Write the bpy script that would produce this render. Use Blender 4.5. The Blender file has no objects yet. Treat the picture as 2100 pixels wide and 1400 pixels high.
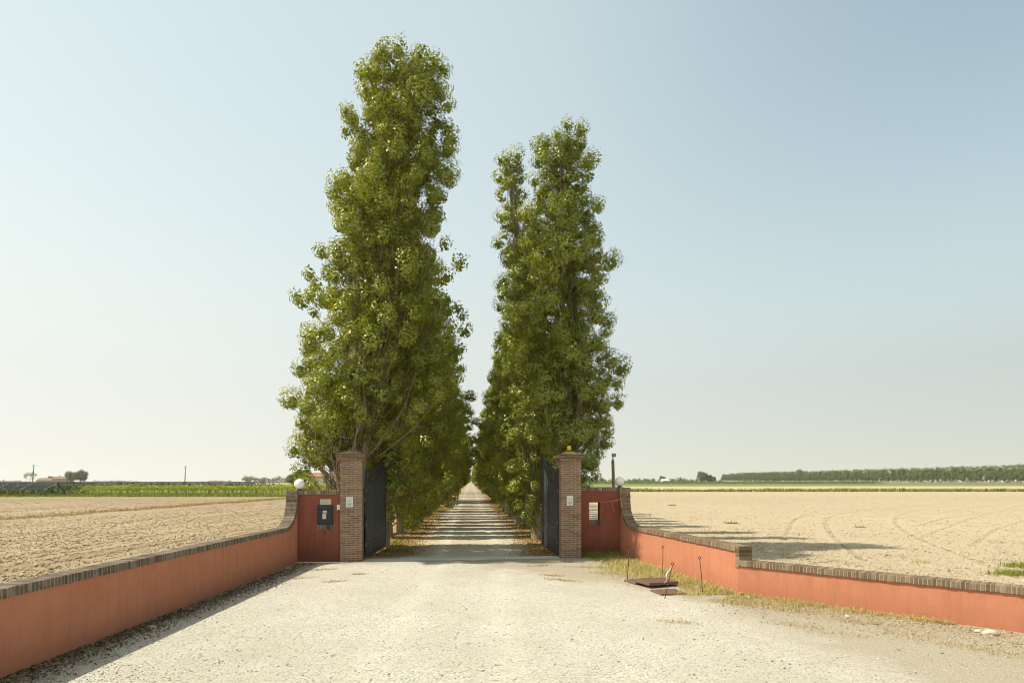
import bpy, math, random
import numpy as np
from mathutils import Vector, Matrix

random.seed(7)
SC = bpy.context.scene
COL = SC.collection
F, CX, HY, H = 1225.0, 1050.0, 986.0, 2.34      # focal length (px of the photo), principal column, horizon row, eye height
PI = math.pi


def gp(px, py, z=0.0):
    """ground point (X, Y) seen at a photo pixel, camera at the origin looking along +Y"""
    Y = F * (H - z) / (py - HY)
    return ((px - CX) * Y / F, Y)


def pt(px, py, Y):
    return ((px - CX) * Y / F, Y, H - (py - HY) * Y / F)


# ------------------------------------------------------------------ objects and tags
def tag(o, label=None, cat=None, group=None, kind=None):
    if label: o['label'] = label
    if cat: o['category'] = cat
    if group: o['group'] = group
    if kind: o['kind'] = kind
    return o


def empty(name, loc=(0, 0, 0), rz=0.0):
    o = bpy.data.objects.new(name, None)
    COL.objects.link(o)
    o.location = loc
    o.rotation_euler = (0, 0, rz)
    o.empty_display_size = 0.1
    return o


def link(name, me, parent=None, loc=None, rz=None):
    o = bpy.data.objects.new(name, me)
    COL.objects.link(o)
    if parent is not None: o.parent = parent
    if loc is not None: o.location = loc
    if rz is not None: o.rotation_euler = (0, 0, rz)
    return o


def copy_tree(root, loc, rz=0.0, scale=1.0):
    c = root.copy()
    COL.objects.link(c)
    c.location = loc
    c.rotation_euler = (0, 0, rz)
    c.scale = (scale,) * 3 if not hasattr(scale, '__len__') else scale
    for ch in list(root.children):
        d = ch.copy()
        COL.objects.link(d)
        d.parent = c
        for g in list(ch.children):
            e = g.copy()
            COL.objects.link(e)
            e.parent = d
    return c


# ------------------------------------------------------------------ mesh builder
class MB:
    def __init__(s):
        s.v, s.f = [], []

    def quad_box(s, P):
        """P: 8 corners, bottom 4 counter-clockwise then top 4"""
        b = len(s.v)
        s.v += [tuple(p) for p in P]
        for q in ((3, 2, 1, 0), (4, 5, 6, 7), (0, 1, 5, 4), (1, 2, 6, 5), (2, 3, 7, 6), (3, 0, 4, 7)):
            s.f.append(tuple(b + i for i in q))
        return s

    def box(s, c, d, rz=0.0, M=None):
        hx, hy, hz = d[0] / 2, d[1] / 2, d[2] / 2
        co, si = math.cos(rz), math.sin(rz)
        P = []
        for z in (-hz, hz):
            for x, y in ((-hx, -hy), (hx, -hy), (hx, hy), (-hx, hy)):
                if M is not None:
                    w = M @ Vector((x, y, z))
                    P.append((c[0] + w.x, c[1] + w.y, c[2] + w.z))
                else:
                    P.append((c[0] + x * co - y * si, c[1] + x * si + y * co, c[2] + z))
        return s.quad_box(P)

    def frustum(s, c, d0, d1, z0, z1, rz=0.0):
        co, si = math.cos(rz), math.sin(rz)
        P = []
        for z, d in ((z0, d0), (z1, d1)):
            for x, y in ((-1, -1), (1, -1), (1, 1), (-1, 1)):
                X, Y = x * d[0] / 2, y * d[1] / 2
                P.append((c[0] + X * co - Y * si, c[1] + X * si + Y * co, z))
        return s.quad_box(P)

    def tube(s, pts, rad, n=6, cap=True):
        pts = [Vector(p) for p in pts]
        if not hasattr(rad, '__len__'): rad = [rad] * len(pts)
        b = len(s.v)
        for i, p in enumerate(pts):
            t = (pts[min(i + 1, len(pts) - 1)] - pts[max(i - 1, 0)]).normalized()
            a = t.orthogonal().normalized() if abs(t.z) < .9 else Vector((1, 0, 0))
            a = (a - t * a.dot(t)).normalized()
            c = t.cross(a)
            for k in range(n):
                w = 2 * PI * k / n
                s.v.append(tuple(p + (a * math.cos(w) + c * math.sin(w)) * rad[i]))
        for i in range(len(pts) - 1):
            for k in range(n):
                k2 = (k + 1) % n
                s.f.append((b + i * n + k, b + i * n + k2, b + (i + 1) * n + k2, b + (i + 1) * n + k))
        if cap:
            s.f.append(tuple(b + k for k in reversed(range(n))))
            e = b + (len(pts) - 1) * n
            s.f.append(tuple(e + k for k in range(n)))
        return s

    def lathe(s, c, prof, n=24):
        b = len(s.v)
        for r, z in prof:
            for k in range(n):
                w = 2 * PI * k / n
                s.v.append((c[0] + r * math.cos(w), c[1] + r * math.sin(w), c[2] + z))
        for i in range(len(prof) - 1):
            for k in range(n):
                k2 = (k + 1) % n
                s.f.append((b + i * n + k, b + i * n + k2, b + (i + 1) * n + k2, b + (i + 1) * n + k))
        s.f.append(tuple(b + k for k in reversed(range(n))))
        e = b + (len(prof) - 1) * n
        s.f.append(tuple(e + k for k in range(n)))
        return s

    def prism(s, poly, off):
        """poly: list of 3D points (planar), extruded by the vector off"""
        b, n = len(s.v), len(poly)
        s.v += [tuple(p) for p in poly]
        s.v += [(p[0] + off[0], p[1] + off[1], p[2] + off[2]) for p in poly]
        s.f.append(tuple(range(b, b + n)))
        s.f.append(tuple(reversed(range(b + n, b + 2 * n))))
        for i in range(n):
            j = (i + 1) % n
            s.f.append((b + i, b + n + i, b + n + j, b + j))
        return s

    def poly(s, P):
        b = len(s.v)
        s.v += [tuple(p) for p in P]
        s.f.append(tuple(range(b, b + len(P))))
        return s

    def mesh(s, name, m, smooth=False, fix=True):
        me = bpy.data.meshes.new(name)
        me.from_pydata(s.v, [], s.f)
        if fix:
            import bmesh
            bm = bmesh.new()
            bm.from_mesh(me)
            bmesh.ops.recalc_face_normals(bm, faces=bm.faces)
            bm.to_mesh(me)
            bm.free()
        uv = me.uv_layers.new(name='UVMap')
        for p in me.polygons:
            n = p.normal
            if abs(n.z) > .6:
                a, c = Vector((1, 0, 0)), Vector((0, 1, 0))
            else:
                a = Vector((-n.y, n.x, 0)).normalized()
                c = Vector((0, 0, 1))
            for li in p.loop_indices:
                co = me.vertices[me.loops[li].vertex_index].co
                uv.data[li].uv = (a.dot(co), c.dot(co))
            p.use_smooth = smooth
        me.materials.append(m)
        return me

    def build(s, name, m, parent=None, smooth=False, loc=None, rz=None, fix=True):
        return link(name, s.mesh(name, m, smooth, fix), parent, loc, rz)


def bevel(o, w=0.006, seg=2):
    b = o.modifiers.new('edge', 'BEVEL')
    b.width, b.segments, b.limit_method, b.angle_limit = w, seg, 'ANGLE', math.radians(40)
    return o


# ------------------------------------------------------------------ materials
class NT:
    def __init__(s, name, rough=.85, spec=.2):
        s.m = bpy.data.materials.new(name)
        s.m.use_nodes = True
        s.t = s.m.node_tree
        s.b = s.t.nodes['Principled BSDF']
        s.b.inputs['Roughness'].default_value = rough
        s.b.inputs['Specular IOR Level'].default_value = spec

    def n(s, typ, **kw):
        x = s.t.nodes.new(typ)
        for k, v in kw.items():
            if k in x.inputs: s.set(x.inputs[k], v)
            else: setattr(x, k, v)
        return x

    def set(s, sock, v):
        if isinstance(v, bpy.types.NodeSocket): s.t.links.new(v, sock)
        elif isinstance(v, (tuple, list)) and len(v) == 3 and sock.type == 'RGBA': sock.default_value = (*v, 1)
        else: sock.default_value = v

    def pos(s):
        return s.n('ShaderNodeNewGeometry').outputs['Position']

    def uv(s):
        return s.n('ShaderNodeUVMap', uv_map='UVMap').outputs[0]

    def mapping(s, v, scale=(1, 1, 1), rot=(0, 0, 0)):
        return s.n('ShaderNodeMapping', Vector=v, Scale=scale, Rotation=rot).outputs[0]

    def noise(s, v, scale, detail=4, rough=.6, dist=0):
        return s.n('ShaderNodeTexNoise', Vector=v, Scale=scale, Detail=detail, Roughness=rough, Distortion=dist).outputs[0]

    def voro(s, v, scale, feature='F1', out='Distance', rnd=1.0):
        x = s.n('ShaderNodeTexVoronoi', Vector=v, Scale=scale, Randomness=rnd)
        x.feature = feature
        return x.outputs[out]

    def ramp(s, f, stops, interp='LINEAR'):
        r = s.n('ShaderNodeValToRGB', Fac=f)
        r.color_ramp.interpolation = interp
        e = r.color_ramp.elements
        while len(e) < len(stops): e.new(.5)
        for x, (p, c) in zip(e, stops):
            x.position = p
            c = (c, c, c) if not hasattr(c, '__len__') else c
            x.color = (*c, 1)
        return r.outputs[0]

    def mix(s, f, a, b, mode='MIX'):
        x = s.n('ShaderNodeMix', data_type='RGBA', blend_type=mode)
        s.set(x.inputs[0], f)
        s.set(x.inputs[6], a)
        s.set(x.inputs[7], b)
        return x.outputs[2]

    def math(s, op, a, b=0.0, clamp=False):
        x = s.n('ShaderNodeMath', operation=op, use_clamp=clamp)
        s.set(x.inputs[0], a)
        s.set(x.inputs[1], b)
        return x.outputs[0]

    def island(s):
        return s.n('ShaderNodeNewGeometry').outputs['Random Per Island']

    def bump(s, h, strength=.5, dist=.02, normal=None):
        b = s.n('ShaderNodeBump', Height=h, Strength=strength, Distance=dist)
        if normal is not None: s.set(b.inputs['Normal'], normal)
        return b.outputs[0]

    def out(s, color=None, normal=None, rough=None):
        if color is not None: s.set(s.b.inputs['Base Color'], color)
        if normal is not None: s.set(s.b.inputs['Normal'], normal)
        if rough is not None: s.set(s.b.inputs['Roughness'], rough)
        return s.m


def m_plain(name, c, rough=.7, spec=.3, metal=0.0, var=.12, scale=6.0):
    k = NT(name, rough, spec)
    k.b.inputs['Metallic'].default_value = metal
    f = k.noise(k.pos(), scale, 5)
    col = k.mix(f, tuple(x * (1 - 2 * var) for x in c), tuple(min(1, x * (1 + 2 * var)) for x in c))
    return k.out(col)


def m_stucco(name, base, dark, stain, streak=.5, lowdirt=.35):
    k = NT(name, .9, .15)
    p, uv = k.pos(), k.uv()
    big = k.noise(p, .9, 5)
    fine = k.noise(p, 55, 3, .7)
    mott = k.ramp(k.noise(p, 5.5, 6, .7), [(.42, 0), (.66, 1)])
    col = k.mix(k.ramp(big, [(.35, 0), (.7, 1)]), base, dark)
    col = k.mix(k.math('MULTIPLY', mott, .30), col, tuple(c * .80 for c in dark))
    st = k.noise(k.mapping(uv, (5.5, .35, 1)), 1.6, 4, .65)
    col = k.mix(k.math('MULTIPLY', k.ramp(st, [(.48, 0), (.75, 1)]), streak), col, stain)
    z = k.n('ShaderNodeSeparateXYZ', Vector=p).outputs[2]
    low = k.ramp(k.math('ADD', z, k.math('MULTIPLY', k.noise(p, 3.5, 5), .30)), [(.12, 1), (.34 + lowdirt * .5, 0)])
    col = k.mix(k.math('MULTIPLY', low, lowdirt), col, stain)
    col = k.mix(k.math('MULTIPLY', fine, .25), col, tuple(min(1, c * 1.3) for c in base))
    spot = k.ramp(k.noise(p, 17, 3, .7), [(.70, 0), (.80, 1)])
    col = k.mix(k.math('MULTIPLY', spot, .35), col, tuple(c * .55 for c in dark))
    return k.out(col, k.bump(k.math('ADD', fine, k.noise(p, 160, 2)), .55, .006))


def m_brick(name, a, b, mortar, dirt):
    """facing brick laid in courses, on UVs in metres"""
    k = NT(name, .9, .15)
    uv, p = k.uv(), k.pos()
    t = k.n('ShaderNodeTexBrick', Vector=uv, Color1=(0, 0, 0), Color2=(1, 1, 1), Mortar=(.5, .5, .5), Scale=1.0)
    t.inputs['Mortar Size'].default_value = .0075
    t.inputs['Mortar Smooth'].default_value = .3
    t.inputs['Brick Width'].default_value = .254
    t.inputs['Row Height'].default_value = .0645
    t.offset = .5
    v = k.math('ADD', k.math('MULTIPLY', t.outputs[0], .45), k.math('MULTIPLY', k.noise(p, 14, 4), .6))
    col = k.ramp(v, [(.15, dirt), (.4, a), (.75, b), (1, tuple(min(1, x * 1.25) for x in b))])
    col = k.mix(k.math('MULTIPLY', k.ramp(k.noise(p, 40, 4), [(.45, 0), (.75, 1)]), .4), col, dirt)
    mcol = k.mix(k.noise(p, 9, 4), mortar, tuple(x * .62 for x in mortar))
    col = k.mix(t.outputs[1], col, mcol)
    h = k.math('ADD', k.math('MULTIPLY', k.math('SUBTRACT', 1.0, t.outputs[1]), 1.0), k.math('MULTIPLY', k.noise(p, 60, 4), .35))
    return k.out(col, k.bump(h, .8, .012))


def m_loose_brick(name, stops, dirt, lichen=None):
    """single bricks that are modelled one by one: colour per brick"""
    k = NT(name, .92, .12)
    p = k.pos()
    f = k.math('ADD', k.math('MULTIPLY', k.island(), .8), k.math('MULTIPLY', k.noise(p, 22, 5), .35))
    col = k.ramp(f, stops)
    col = k.mix(k.math('MULTIPLY', k.ramp(k.noise(p, 9, 6, .7), [(.45, 0), (.68, 1)]), .7), col, dirt)
    if lichen:
        col = k.mix(k.math('MULTIPLY', k.ramp(k.noise(p, 30, 5, .7), [(.62, 0), (.72, 1)]), .6), col, lichen)
    return k.out(col, k.bump(k.noise(p, 70, 5, .7), .7, .008))


def m_leaf(name, stops, back, trans=.42, gloss=.06):
    k = NT(name)
    nt = k.t
    rnd = k.island()
    p = k.pos()
    v = k.math('ADD', k.math('MULTIPLY', rnd, .5), k.math('MULTIPLY', k.ramp(k.noise(p, .9, 3), [(.3, 0), (.7, 1)]), .5))
    col = k.ramp(v, stops)
    col = k.mix(k.math('MULTIPLY', k.n('ShaderNodeNewGeometry').outputs['Backfacing'], .6), col, back)
    d = k.n('ShaderNodeBsdfDiffuse', Color=col)
    tcol = k.mix(1.0, col, (1.25, 1.15, .45), 'MULTIPLY')
    t = k.n('ShaderNodeBsdfTranslucent', Color=tcol)
    g = k.n('ShaderNodeBsdfGlossy', Color=(.95, .95, .6), Roughness=.36)
    m1 = k.n('ShaderNodeMixShader', Fac=trans)
    nt.links.new(d.outputs[0], m1.inputs[1]); nt.links.new(t.outputs[0], m1.inputs[2])
    m2 = k.n('ShaderNodeMixShader', Fac=gloss)
    nt.links.new(m1.outputs[0], m2.inputs[1]); nt.links.new(g.outputs[0], m2.inputs[2])
    nt.nodes.remove(k.b)
    nt.links.new(m2.outputs[0], nt.nodes['Material Output'].inputs[0])
    return k.m


def m_gravel():
    k = NT('gravel', .95, .1)
    p = k.pos()
    cell = k.n('ShaderNodeTexVoronoi', Vector=p, Scale=78.0)
    cs = k.n('ShaderNodeSeparateXYZ', Vector=cell.outputs['Color']).outputs[0]
    cell2 = k.n('ShaderNodeTexVoronoi', Vector=p, Scale=40.0)
    c2 = k.n('ShaderNodeSeparateXYZ', Vector=cell2.outputs['Color']).outputs[1]
    f = k.math('ADD', k.math('MULTIPLY', cs, .6), k.math('MULTIPLY', c2, .4))
    col = k.ramp(f, [(.05, (.15, .135, .10)), (.22, (.46, .41, .32)), (.45, (.63, .575, .45)), (.9, (.75, .705, .58))])
    big = k.noise(p, .45, 5, .6)
    col = k.mix(k.math('MULTIPLY', k.ramp(big, [(.40, 0), (.70, 1)]), .65), col, (.50, .44, .325))
    fine = k.ramp(k.noise(p, 1.6, 6, .7), [(.55, 0), (.8, 1)])
    col = k.mix(k.math('MULTIPLY', fine, .35), col, (.42, .35, .23))
    xyz = k.n('ShaderNodeSeparateXYZ', Vector=p)
    offx = k.math('ADD', xyz.outputs[0], k.math('ADD', k.math('MULTIPLY', xyz.outputs[1], .03), k.math('MULTIPLY', k.noise(p, .35, 3), .9)))
    rut = k.ramp(k.math('ABSOLUTE', k.math('SUBTRACT', k.math('ABSOLUTE', k.math('ADD', offx, .25)), .85)), [(.08, 1), (.42, 0)])
    col = k.mix(k.math('MULTIPLY', rut, k.math('MULTIPLY', k.ramp(k.noise(p, 2.2, 5, .7), [(.3, .15), (.7, 1)]), .45)), col, (.76, .70, .56))
    dirt = k.ramp(k.noise(p, 48, 6, .85), [(.36, (.13, .095, .055)), (.5, (.42, .34, .225)), (.64, (.66, .58, .43))])
    wob = k.math('MULTIPLY', k.math('SUBTRACT', k.noise(p, 1.1, 6, .7), .5), 2.6)
    for (ax_, ay_), (nx_, ny_), wd_ in (((4.71, 12.35), (-.7093, -.7049), 1.0), ((3.42, 18.9), (-.981, -.192), 1.1), ((-6.0, 7.0), (1.0, .015), .45), ((-4.99, 17.32), (.1219, -.9925), .35)):
        dp = k.n('ShaderNodeVectorMath', operation='DOT_PRODUCT')
        k.set(dp.inputs[0], p); dp.inputs[1].default_value = (nx_, ny_, 0)
        dd = k.math('SUBTRACT', dp.outputs['Value'], ax_ * nx_ + ay_ * ny_)
        msk = k.ramp(k.math('MULTIPLY', k.math('ADD', dd, wob), .5 / wd_), [(.25, 1), (.75, 0)])
        col = k.mix(k.math('MULTIPLY', msk, .75), col, dirt)
    h = k.math('ADD', k.math('SUBTRACT', 1.0, cell.outputs['Distance']), k.math('MULTIPLY', k.math('SUBTRACT', 1.0, cell2.outputs['Distance']), .7))
    return k.out(col, k.bump(h, 1.0, .014))


def m_drive():
    """avenue floor: packed gravel in the middle, dry leaf litter and soil along the tree rows"""
    k = NT('avenue_gravel', .95, .1)
    p = k.pos()
    xyz = k.n('ShaderNodeSeparateXYZ', Vector=p)
    off = k.math('ADD', xyz.outputs[0], k.math('MULTIPLY', xyz.outputs[1], .0694))
    wob = k.math('MULTIPLY', k.math('SUBTRACT', k.noise(p, .9, 5, .65), .5), 1.7)
    a = k.math('ABSOLUTE', k.math('ADD', off, wob))
    edge = k.ramp(k.math('MULTIPLY', a, .25), [(.40, 0), (.60, 1)])
    g = k.ramp(k.noise(p, 38, 4, .7), [(.25, (.30, .245, .16)), (.5, (.56, .475, .335)), (.8, (.72, .63, .47))])
    l = k.ramp(k.noise(p, 26, 5, .75), [(.25, (.13, .08, .035)), (.5, (.42, .27, .11)), (.78, (.60, .43, .20))])
    green = k.ramp(k.noise(p, 1.3, 4, .6), [(.60, 0), (.72, 1)])
    l = k.mix(k.math('MULTIPLY', green, .6), l, (.16, .19, .055))
    col = k.mix(edge, g, l)
    rut = k.ramp(k.math('ABSOLUTE', k.math('SUBTRACT', k.math('ABSOLUTE', off), .95)), [(0, 1), (.35, 0)])
    col = k.mix(k.math('MULTIPLY', rut, .5), col, (.74, .67, .52))
    return k.out(col, k.bump(k.noise(p, 30, 5, .75), .9, .03))


def m_soil(name, lo, mid, hi, dry, fine=16.0, track=None, rot=0.0, streak=.5):
    k = NT(name, .97, .08)
    p = k.pos()
    clod = k.noise(p, fine, 6, .72)
    col = k.ramp(clod, [(.28, lo), (.47, mid), (.70, hi)])  # dark stop puts the shadowed hollows between clods into the colour
    st = k.noise(k.mapping(p, (.9, .03, 1), (0, 0, rot)), 1.0, 5, .6)
    col = k.mix(k.math('MULTIPLY', k.ramp(st, [(.38, 0), (.66, 1)]), streak), col, dry)
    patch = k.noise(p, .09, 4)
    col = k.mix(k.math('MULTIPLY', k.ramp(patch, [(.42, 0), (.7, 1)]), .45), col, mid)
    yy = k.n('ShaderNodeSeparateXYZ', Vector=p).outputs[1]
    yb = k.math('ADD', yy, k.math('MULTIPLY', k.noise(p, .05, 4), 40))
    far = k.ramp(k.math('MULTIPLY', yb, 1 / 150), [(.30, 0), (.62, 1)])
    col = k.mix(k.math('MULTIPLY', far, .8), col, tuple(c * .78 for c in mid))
    if track:
        a = k.n('ShaderNodeAttribute', attribute_name='track').outputs['Fac']
        col = k.mix(k.math('MULTIPLY', a, .6), col, track)
    return k.out(col, k.bump(k.math('ADD', clod, k.noise(p, fine * 3.2, 4, .7)), .9, .035))


def m_band(name, a, b, scale=2.0, stretch=(1, 1, 1), bumpd=.08):
    k = NT(name, .95, .08)
    p = k.mapping(k.pos(), stretch)
    f = k.noise(p, scale, 6, .65)
    return k.out(k.mix(k.ramp(f, [(.3, 0), (.7, 1)]), a, b), k.bump(f, .7, bumpd))


def m_islands(name, stops, rough=.9, trans=0.0):
    k = NT(name, rough, .12)
    col = k.ramp(k.math('ADD', k.math('MULTIPLY', k.island(), .8), k.math('MULTIPLY', k.noise(k.pos(), 1.5, 4), .2)), stops)
    if trans:
        nt = k.t
        d = k.n('ShaderNodeBsdfDiffuse', Color=col)
        t = k.n('ShaderNodeBsdfTranslucent', Color=col)
        m1 = k.n('ShaderNodeMixShader', Fac=trans)
        nt.links.new(d.outputs[0], m1.inputs[1]); nt.links.new(t.outputs[0], m1.inputs[2])
        nt.nodes.remove(k.b)
        nt.links.new(m1.outputs[0], nt.nodes['Material Output'].inputs[0])
        return k.m
    return k.out(col)


def m_bark(name, a, b):
    k = NT(name, .95, .1)
    p = k.n('ShaderNodeTexCoord').outputs['Object']
    f = k.noise(k.mapping(p, (9, 9, 1.3)), 1.8, 6, .7)
    return k.out(k.mix(k.ramp(f, [(.3, 0), (.68, 1)]), a, b), k.bump(f, 1.0, .04))


def m_sheetmetal():
    k = NT('weathered_sheet_metal', .55, .4)
    k.b.inputs['Metallic'].default_value = .25
    p, uv = k.pos(), k.uv()
    st = k.noise(k.mapping(uv, (7, .8, 1)), 2.0, 6, .7)
    sp = k.noise(p, 24, 5, .7)
    col = k.mix(k.ramp(st, [(.38, 0), (.72, 1)]), (.03, .034, .038), (.12, .13, .135))
    col = k.mix(k.math('MULTIPLY', k.ramp(sp, [(.6, 0), (.75, 1)]), .5), col, (.19, .20, .20))
    return k.out(col, k.bump(sp, .2, .005), k.ramp(st, [(.3, .4), (.7, .75)]))


def m_net():
    k = NT('hail_net_mesh', .9, .1)
    k.b.inputs['Base Color'].default_value = (.035, .045, .042, 1)
    t = k.n('ShaderNodeBsdfTransparent')
    mx = k.n('ShaderNodeMixShader', Fac=.62)
    nt = k.t
    nt.links.new(t.outputs[0], mx.inputs[1]); nt.links.new(k.b.outputs[0], mx.inputs[2])
    nt.links.new(mx.outputs[0], nt.nodes['Material Output'].inputs[0])
    return k.m


M = {}
RED_A, RED_B, RED_S = (.56, .232, .130), (.49, .195, .108), (.28, .105, .058)
M['stucco'] = m_stucco('red_stucco', RED_A, RED_B, RED_S, .38, .40)
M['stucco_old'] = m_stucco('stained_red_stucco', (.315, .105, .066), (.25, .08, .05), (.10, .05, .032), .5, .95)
M['brick'] = m_brick('facing_brick', (.245, .15, .094), (.34, .215, .14), (.58, .49, .37), (.14, .085, .055))
M['brick_dark'] = m_brick('weathered_brick', (.16, .105, .065), (.24, .16, .10), (.33, .27, .18), (.06, .045, .03))
COPE = [(.1, (.12, .08, .048)), (.45, (.20, .135, .082)), (.75, (.27, .185, .115)), (1, (.34, .25, .16))]
M['cope'] = m_loose_brick('coping_brick', COPE, (.115, .085, .055), (.40, .36, .24))
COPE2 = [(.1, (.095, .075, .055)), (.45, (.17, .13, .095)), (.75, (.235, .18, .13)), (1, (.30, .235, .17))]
M['cope_old_shaded'] = m_loose_brick('weathered_shaded_coping_brick', COPE2, (.05, .042, .032), (.25, .24, .18))  # weathered brick, with the shade on these walls put into its darker colour
M['mortar'] = m_plain('mortar', (.37, .31, .215), .95, .1, var=.2, scale=30)
M['mortar_moss'] = m_band('mossy_mortar', (.55, .42, .23), (.34, .26, .12), 12, bumpd=.02)
M['lichen'] = m_band('lichen_brick', (.20, .15, .08), (.62, .40, .07), 7, bumpd=.015)
M['gravel'] = m_gravel()
M['drive'] = m_drive()
M['sheet'] = m_sheetmetal()
M['iron'] = m_plain('black_painted_iron', (.035, .04, .045), .42, .5, .3, .25, 20)
M['rust'] = m_plain('rusty_iron', (.15, .065, .032), .9, .2, .2, .25, 25)
M['rust_dark'] = m_plain('dark_rusty_iron', (.19, .115, .085), .85, .2, .1, .25, 40)
ko = NT('opal_glass', .28, .5)
ko.b.inputs['Subsurface Weight'].default_value = .6
ko.b.inputs['Subsurface Radius'].default_value = (.1, .1, .1)
M['opal'] = ko.out((.93, .91, .87))
M['concrete'] = m_band('concrete', (.62, .59, .52), (.48, .45, .38), 5, bumpd=.01)
M['plaque'] = m_plain('enamel_white', (.74, .73, .68), .45, .4, var=.04, scale=14)
M['stone_plate'] = m_plain('cream_marble', (.56, .49, .37), .6, .3, var=.1, scale=16)
M['ink'] = m_plain('grey_ink', (.16, .16, .15), .8, .1)
M['ink_soft'] = m_plain('pale_grey_ink', (.45, .45, .42), .8, .1)
M['box'] = m_plain('dark_green_black_paint', (.022, .03, .03), .45, .5, .2, .2, 12)
M['paper'] = m_plain('sticker_paper', (.66, .65, .58), .7, .2, var=.08, scale=40)
M['yellow'] = m_plain('yellow_plastic', (.95, .62, .01), .35, .5, var=.05)
M['wood'] = m_bark('weathered_pole_wood', (.22, .17, .10), (.44, .36, .23))
M['pale_wood'] = m_bark('pale_wood', (.30, .22, .10), (.50, .38, .19))
M['cord'] = m_plain('red_cord', (.62, .20, .14), .8, .1, var=.1)
M['plastic'] = m_plain('clear_grey_plastic', (.50, .47, .41), .35, .4, var=.25, scale=25)
M['rock'] = m_band('pale_limestone', (.60, .53, .41), (.42, .36, .27), 9, bumpd=.03)
M['bark'] = m_bark('poplar_bark', (.13, .10, .065), (.40, .33, .24))
M['twig'] = m_bark('pale_branch_bark', (.20, .15, .10), (.42, .34, .25))
M['leaf'] = m_leaf('poplar_leaf', [(.05, (.075, .104, .006)), (.35, (.185, .222, .012)), (.65, (.33, .352, .024)), (.95, (.58, .58, .085))], (.28, .315, .075), .32, .045)
M['leaf_b'] = m_leaf('poplar_leaf_deep', [(.05, (.068, .099, .007)), (.35, (.17, .208, .014)), (.65, (.30, .33, .028)), (.95, (.53, .54, .085))], (.26, .30, .075), .32, .045)
M['leaf_far'] = m_leaf('far_leaf', [(.05, (.06, .098, .02)), (.5, (.13, .18, .038)), (.95, (.23, .28, .065))], (.16, .20, .05), .3, .03)
M['leaf_hazed'] = m_leaf('hazed_far_leaf', [(.05, (.10, .13, .075)), (.5, (.15, .18, .10)), (.95, (.22, .25, .14))], (.18, .2, .12), .3, .03)  # distance haze put into a paler, greyer leaf colour
M['vine_young'] = m_leaf('young_vine_leaf', [(.05, (.12, .16, .015)), (.5, (.31, .35, .03)), (.95, (.55, .54, .06))], (.36, .38, .08), .45, .05)
M['vine_dark'] = m_leaf('netted_vine_leaf', [(.05, (.018, .030, .012)), (.5, (.042, .062, .024)), (.95, (.075, .10, .035))], (.06, .08, .03), .25, .03)
M['vine'] = m_leaf('vine_leaf', [(.05, (.03, .055, .012)), (.5, (.075, .125, .02)), (.95, (.15, .21, .03))], (.1, .15, .04), .4, .05)
M['grass'] = m_islands('grass_blade', [(.05, (.20, .20, .04)), (.25, (.42, .36, .10)), (.6, (.58, .48, .20)), (1, (.74, .63, .34))], trans=.3)
M['grass_green'] = m_islands('green_grass_blade', [(.05, (.12, .16, .02)), (.5, (.27, .30, .05)), (1, (.48, .45, .12))], trans=.35)
M['drygrass'] = m_islands('dry_grass_blade', [(.05, (.30, .20, .09)), (.5, (.52, .40, .19)), (1, (.66, .56, .32))], trans=.2)
M['litter'] = m_islands('dead_leaf', [(.05, (.06, .042, .025)), (.5, (.17, .12, .07)), (.9, (.30, .22, .13)), (1, (.45, .38, .26))])
M['litter_gold'] = m_islands('golden_dead_leaf', [(.05, (.16, .085, .03)), (.5, (.36, .21, .075)), (1, (.55, .38, .16))])
M['stones'] = m_islands('gravel_stone', [(.08, (.15, .13, .10)), (.22, (.40, .36, .28)), (.5, (.58, .54, .44)), (1, (.74, .71, .61))])
M['net'] = m_net()
M['render_wall'] = m_band('cream_render', (.70, .62, .50), (.60, .52, .42), .8, bumpd=.01)
M['pink_wall'] = m_band('pale_pink_wall', (.42, .27, .21), (.36, .26, .20), .5, bumpd=.01)
M['tiles'] = m_band('terracotta_tiles', (.40, .19, .13), (.33, .16, .11), 3, (1, 6, 1), .03)
M['tiles_old'] = m_band('faded_roof_tiles', (.30, .20, .145), (.24, .155, .115), 2, bumpd=.03)
M['pane'] = m_plain('dark_window_glass', (.05, .055, .05), .2, .5)
M['white_wall'] = m_plain('white_cladding', (.80, .79, .75), .6, .3, var=.03)
M['lens'] = m_plain('lamp_glass', (.35, .36, .34), .15, .6)
M['shade'] = m_plain('grey_steel', (.16, .17, .17), .5, .5, .4)

# soils and far fields
M['soil_l'] = m_soil('ploughed_soil', (.16, .115, .064), (.385, .288, .168), (.55, .44, .275), (.62, .505, .33), 34, rot=.0, streak=.75)
M['soil_r'] = m_soil('dry_tilled_soil', (.32, .25, .15), (.54, .43, .272), (.64, .525, .35), (.63, .515, .34), 22, track=(.40, .305, .18), rot=.9, streak=.4)
M['far_soil'] = m_band('far_soil', (.52, .40, .25), (.44, .33, .20), .02, (1, 5, 1), .02)
M['crop'] = m_band('far_green_crop', (.14, .175, .05), (.20, .235, .075), .05, (.3, 1, 1), .05)
M['verge'] = m_band('green_verge', (.19, .24, .04), (.27, .29, .07), .9, bumpd=.05)
M['wood_floor'] = m_band('wood_floor_shade_tone', (.06, .075, .03), (.09, .09, .045), .2, bumpd=.05)  # dark ground colour with the wood's shade put into it
M['plain_land'] = m_band('plain_land', (.24, .23, .115), (.34, .29, .17), .01, (.3, 1, 1), .02)
M['clod'] = m_islands('soil_clod', [(.05, (.20, .145, .085)), (.5, (.42, .32, .195)), (1, (.60, .48, .31))])
M['clod_r'] = m_islands('pale_soil_clod', [(.05, (.26, .20, .12)), (.5, (.50, .40, .26)), (1, (.66, .55, .38))])


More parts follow.
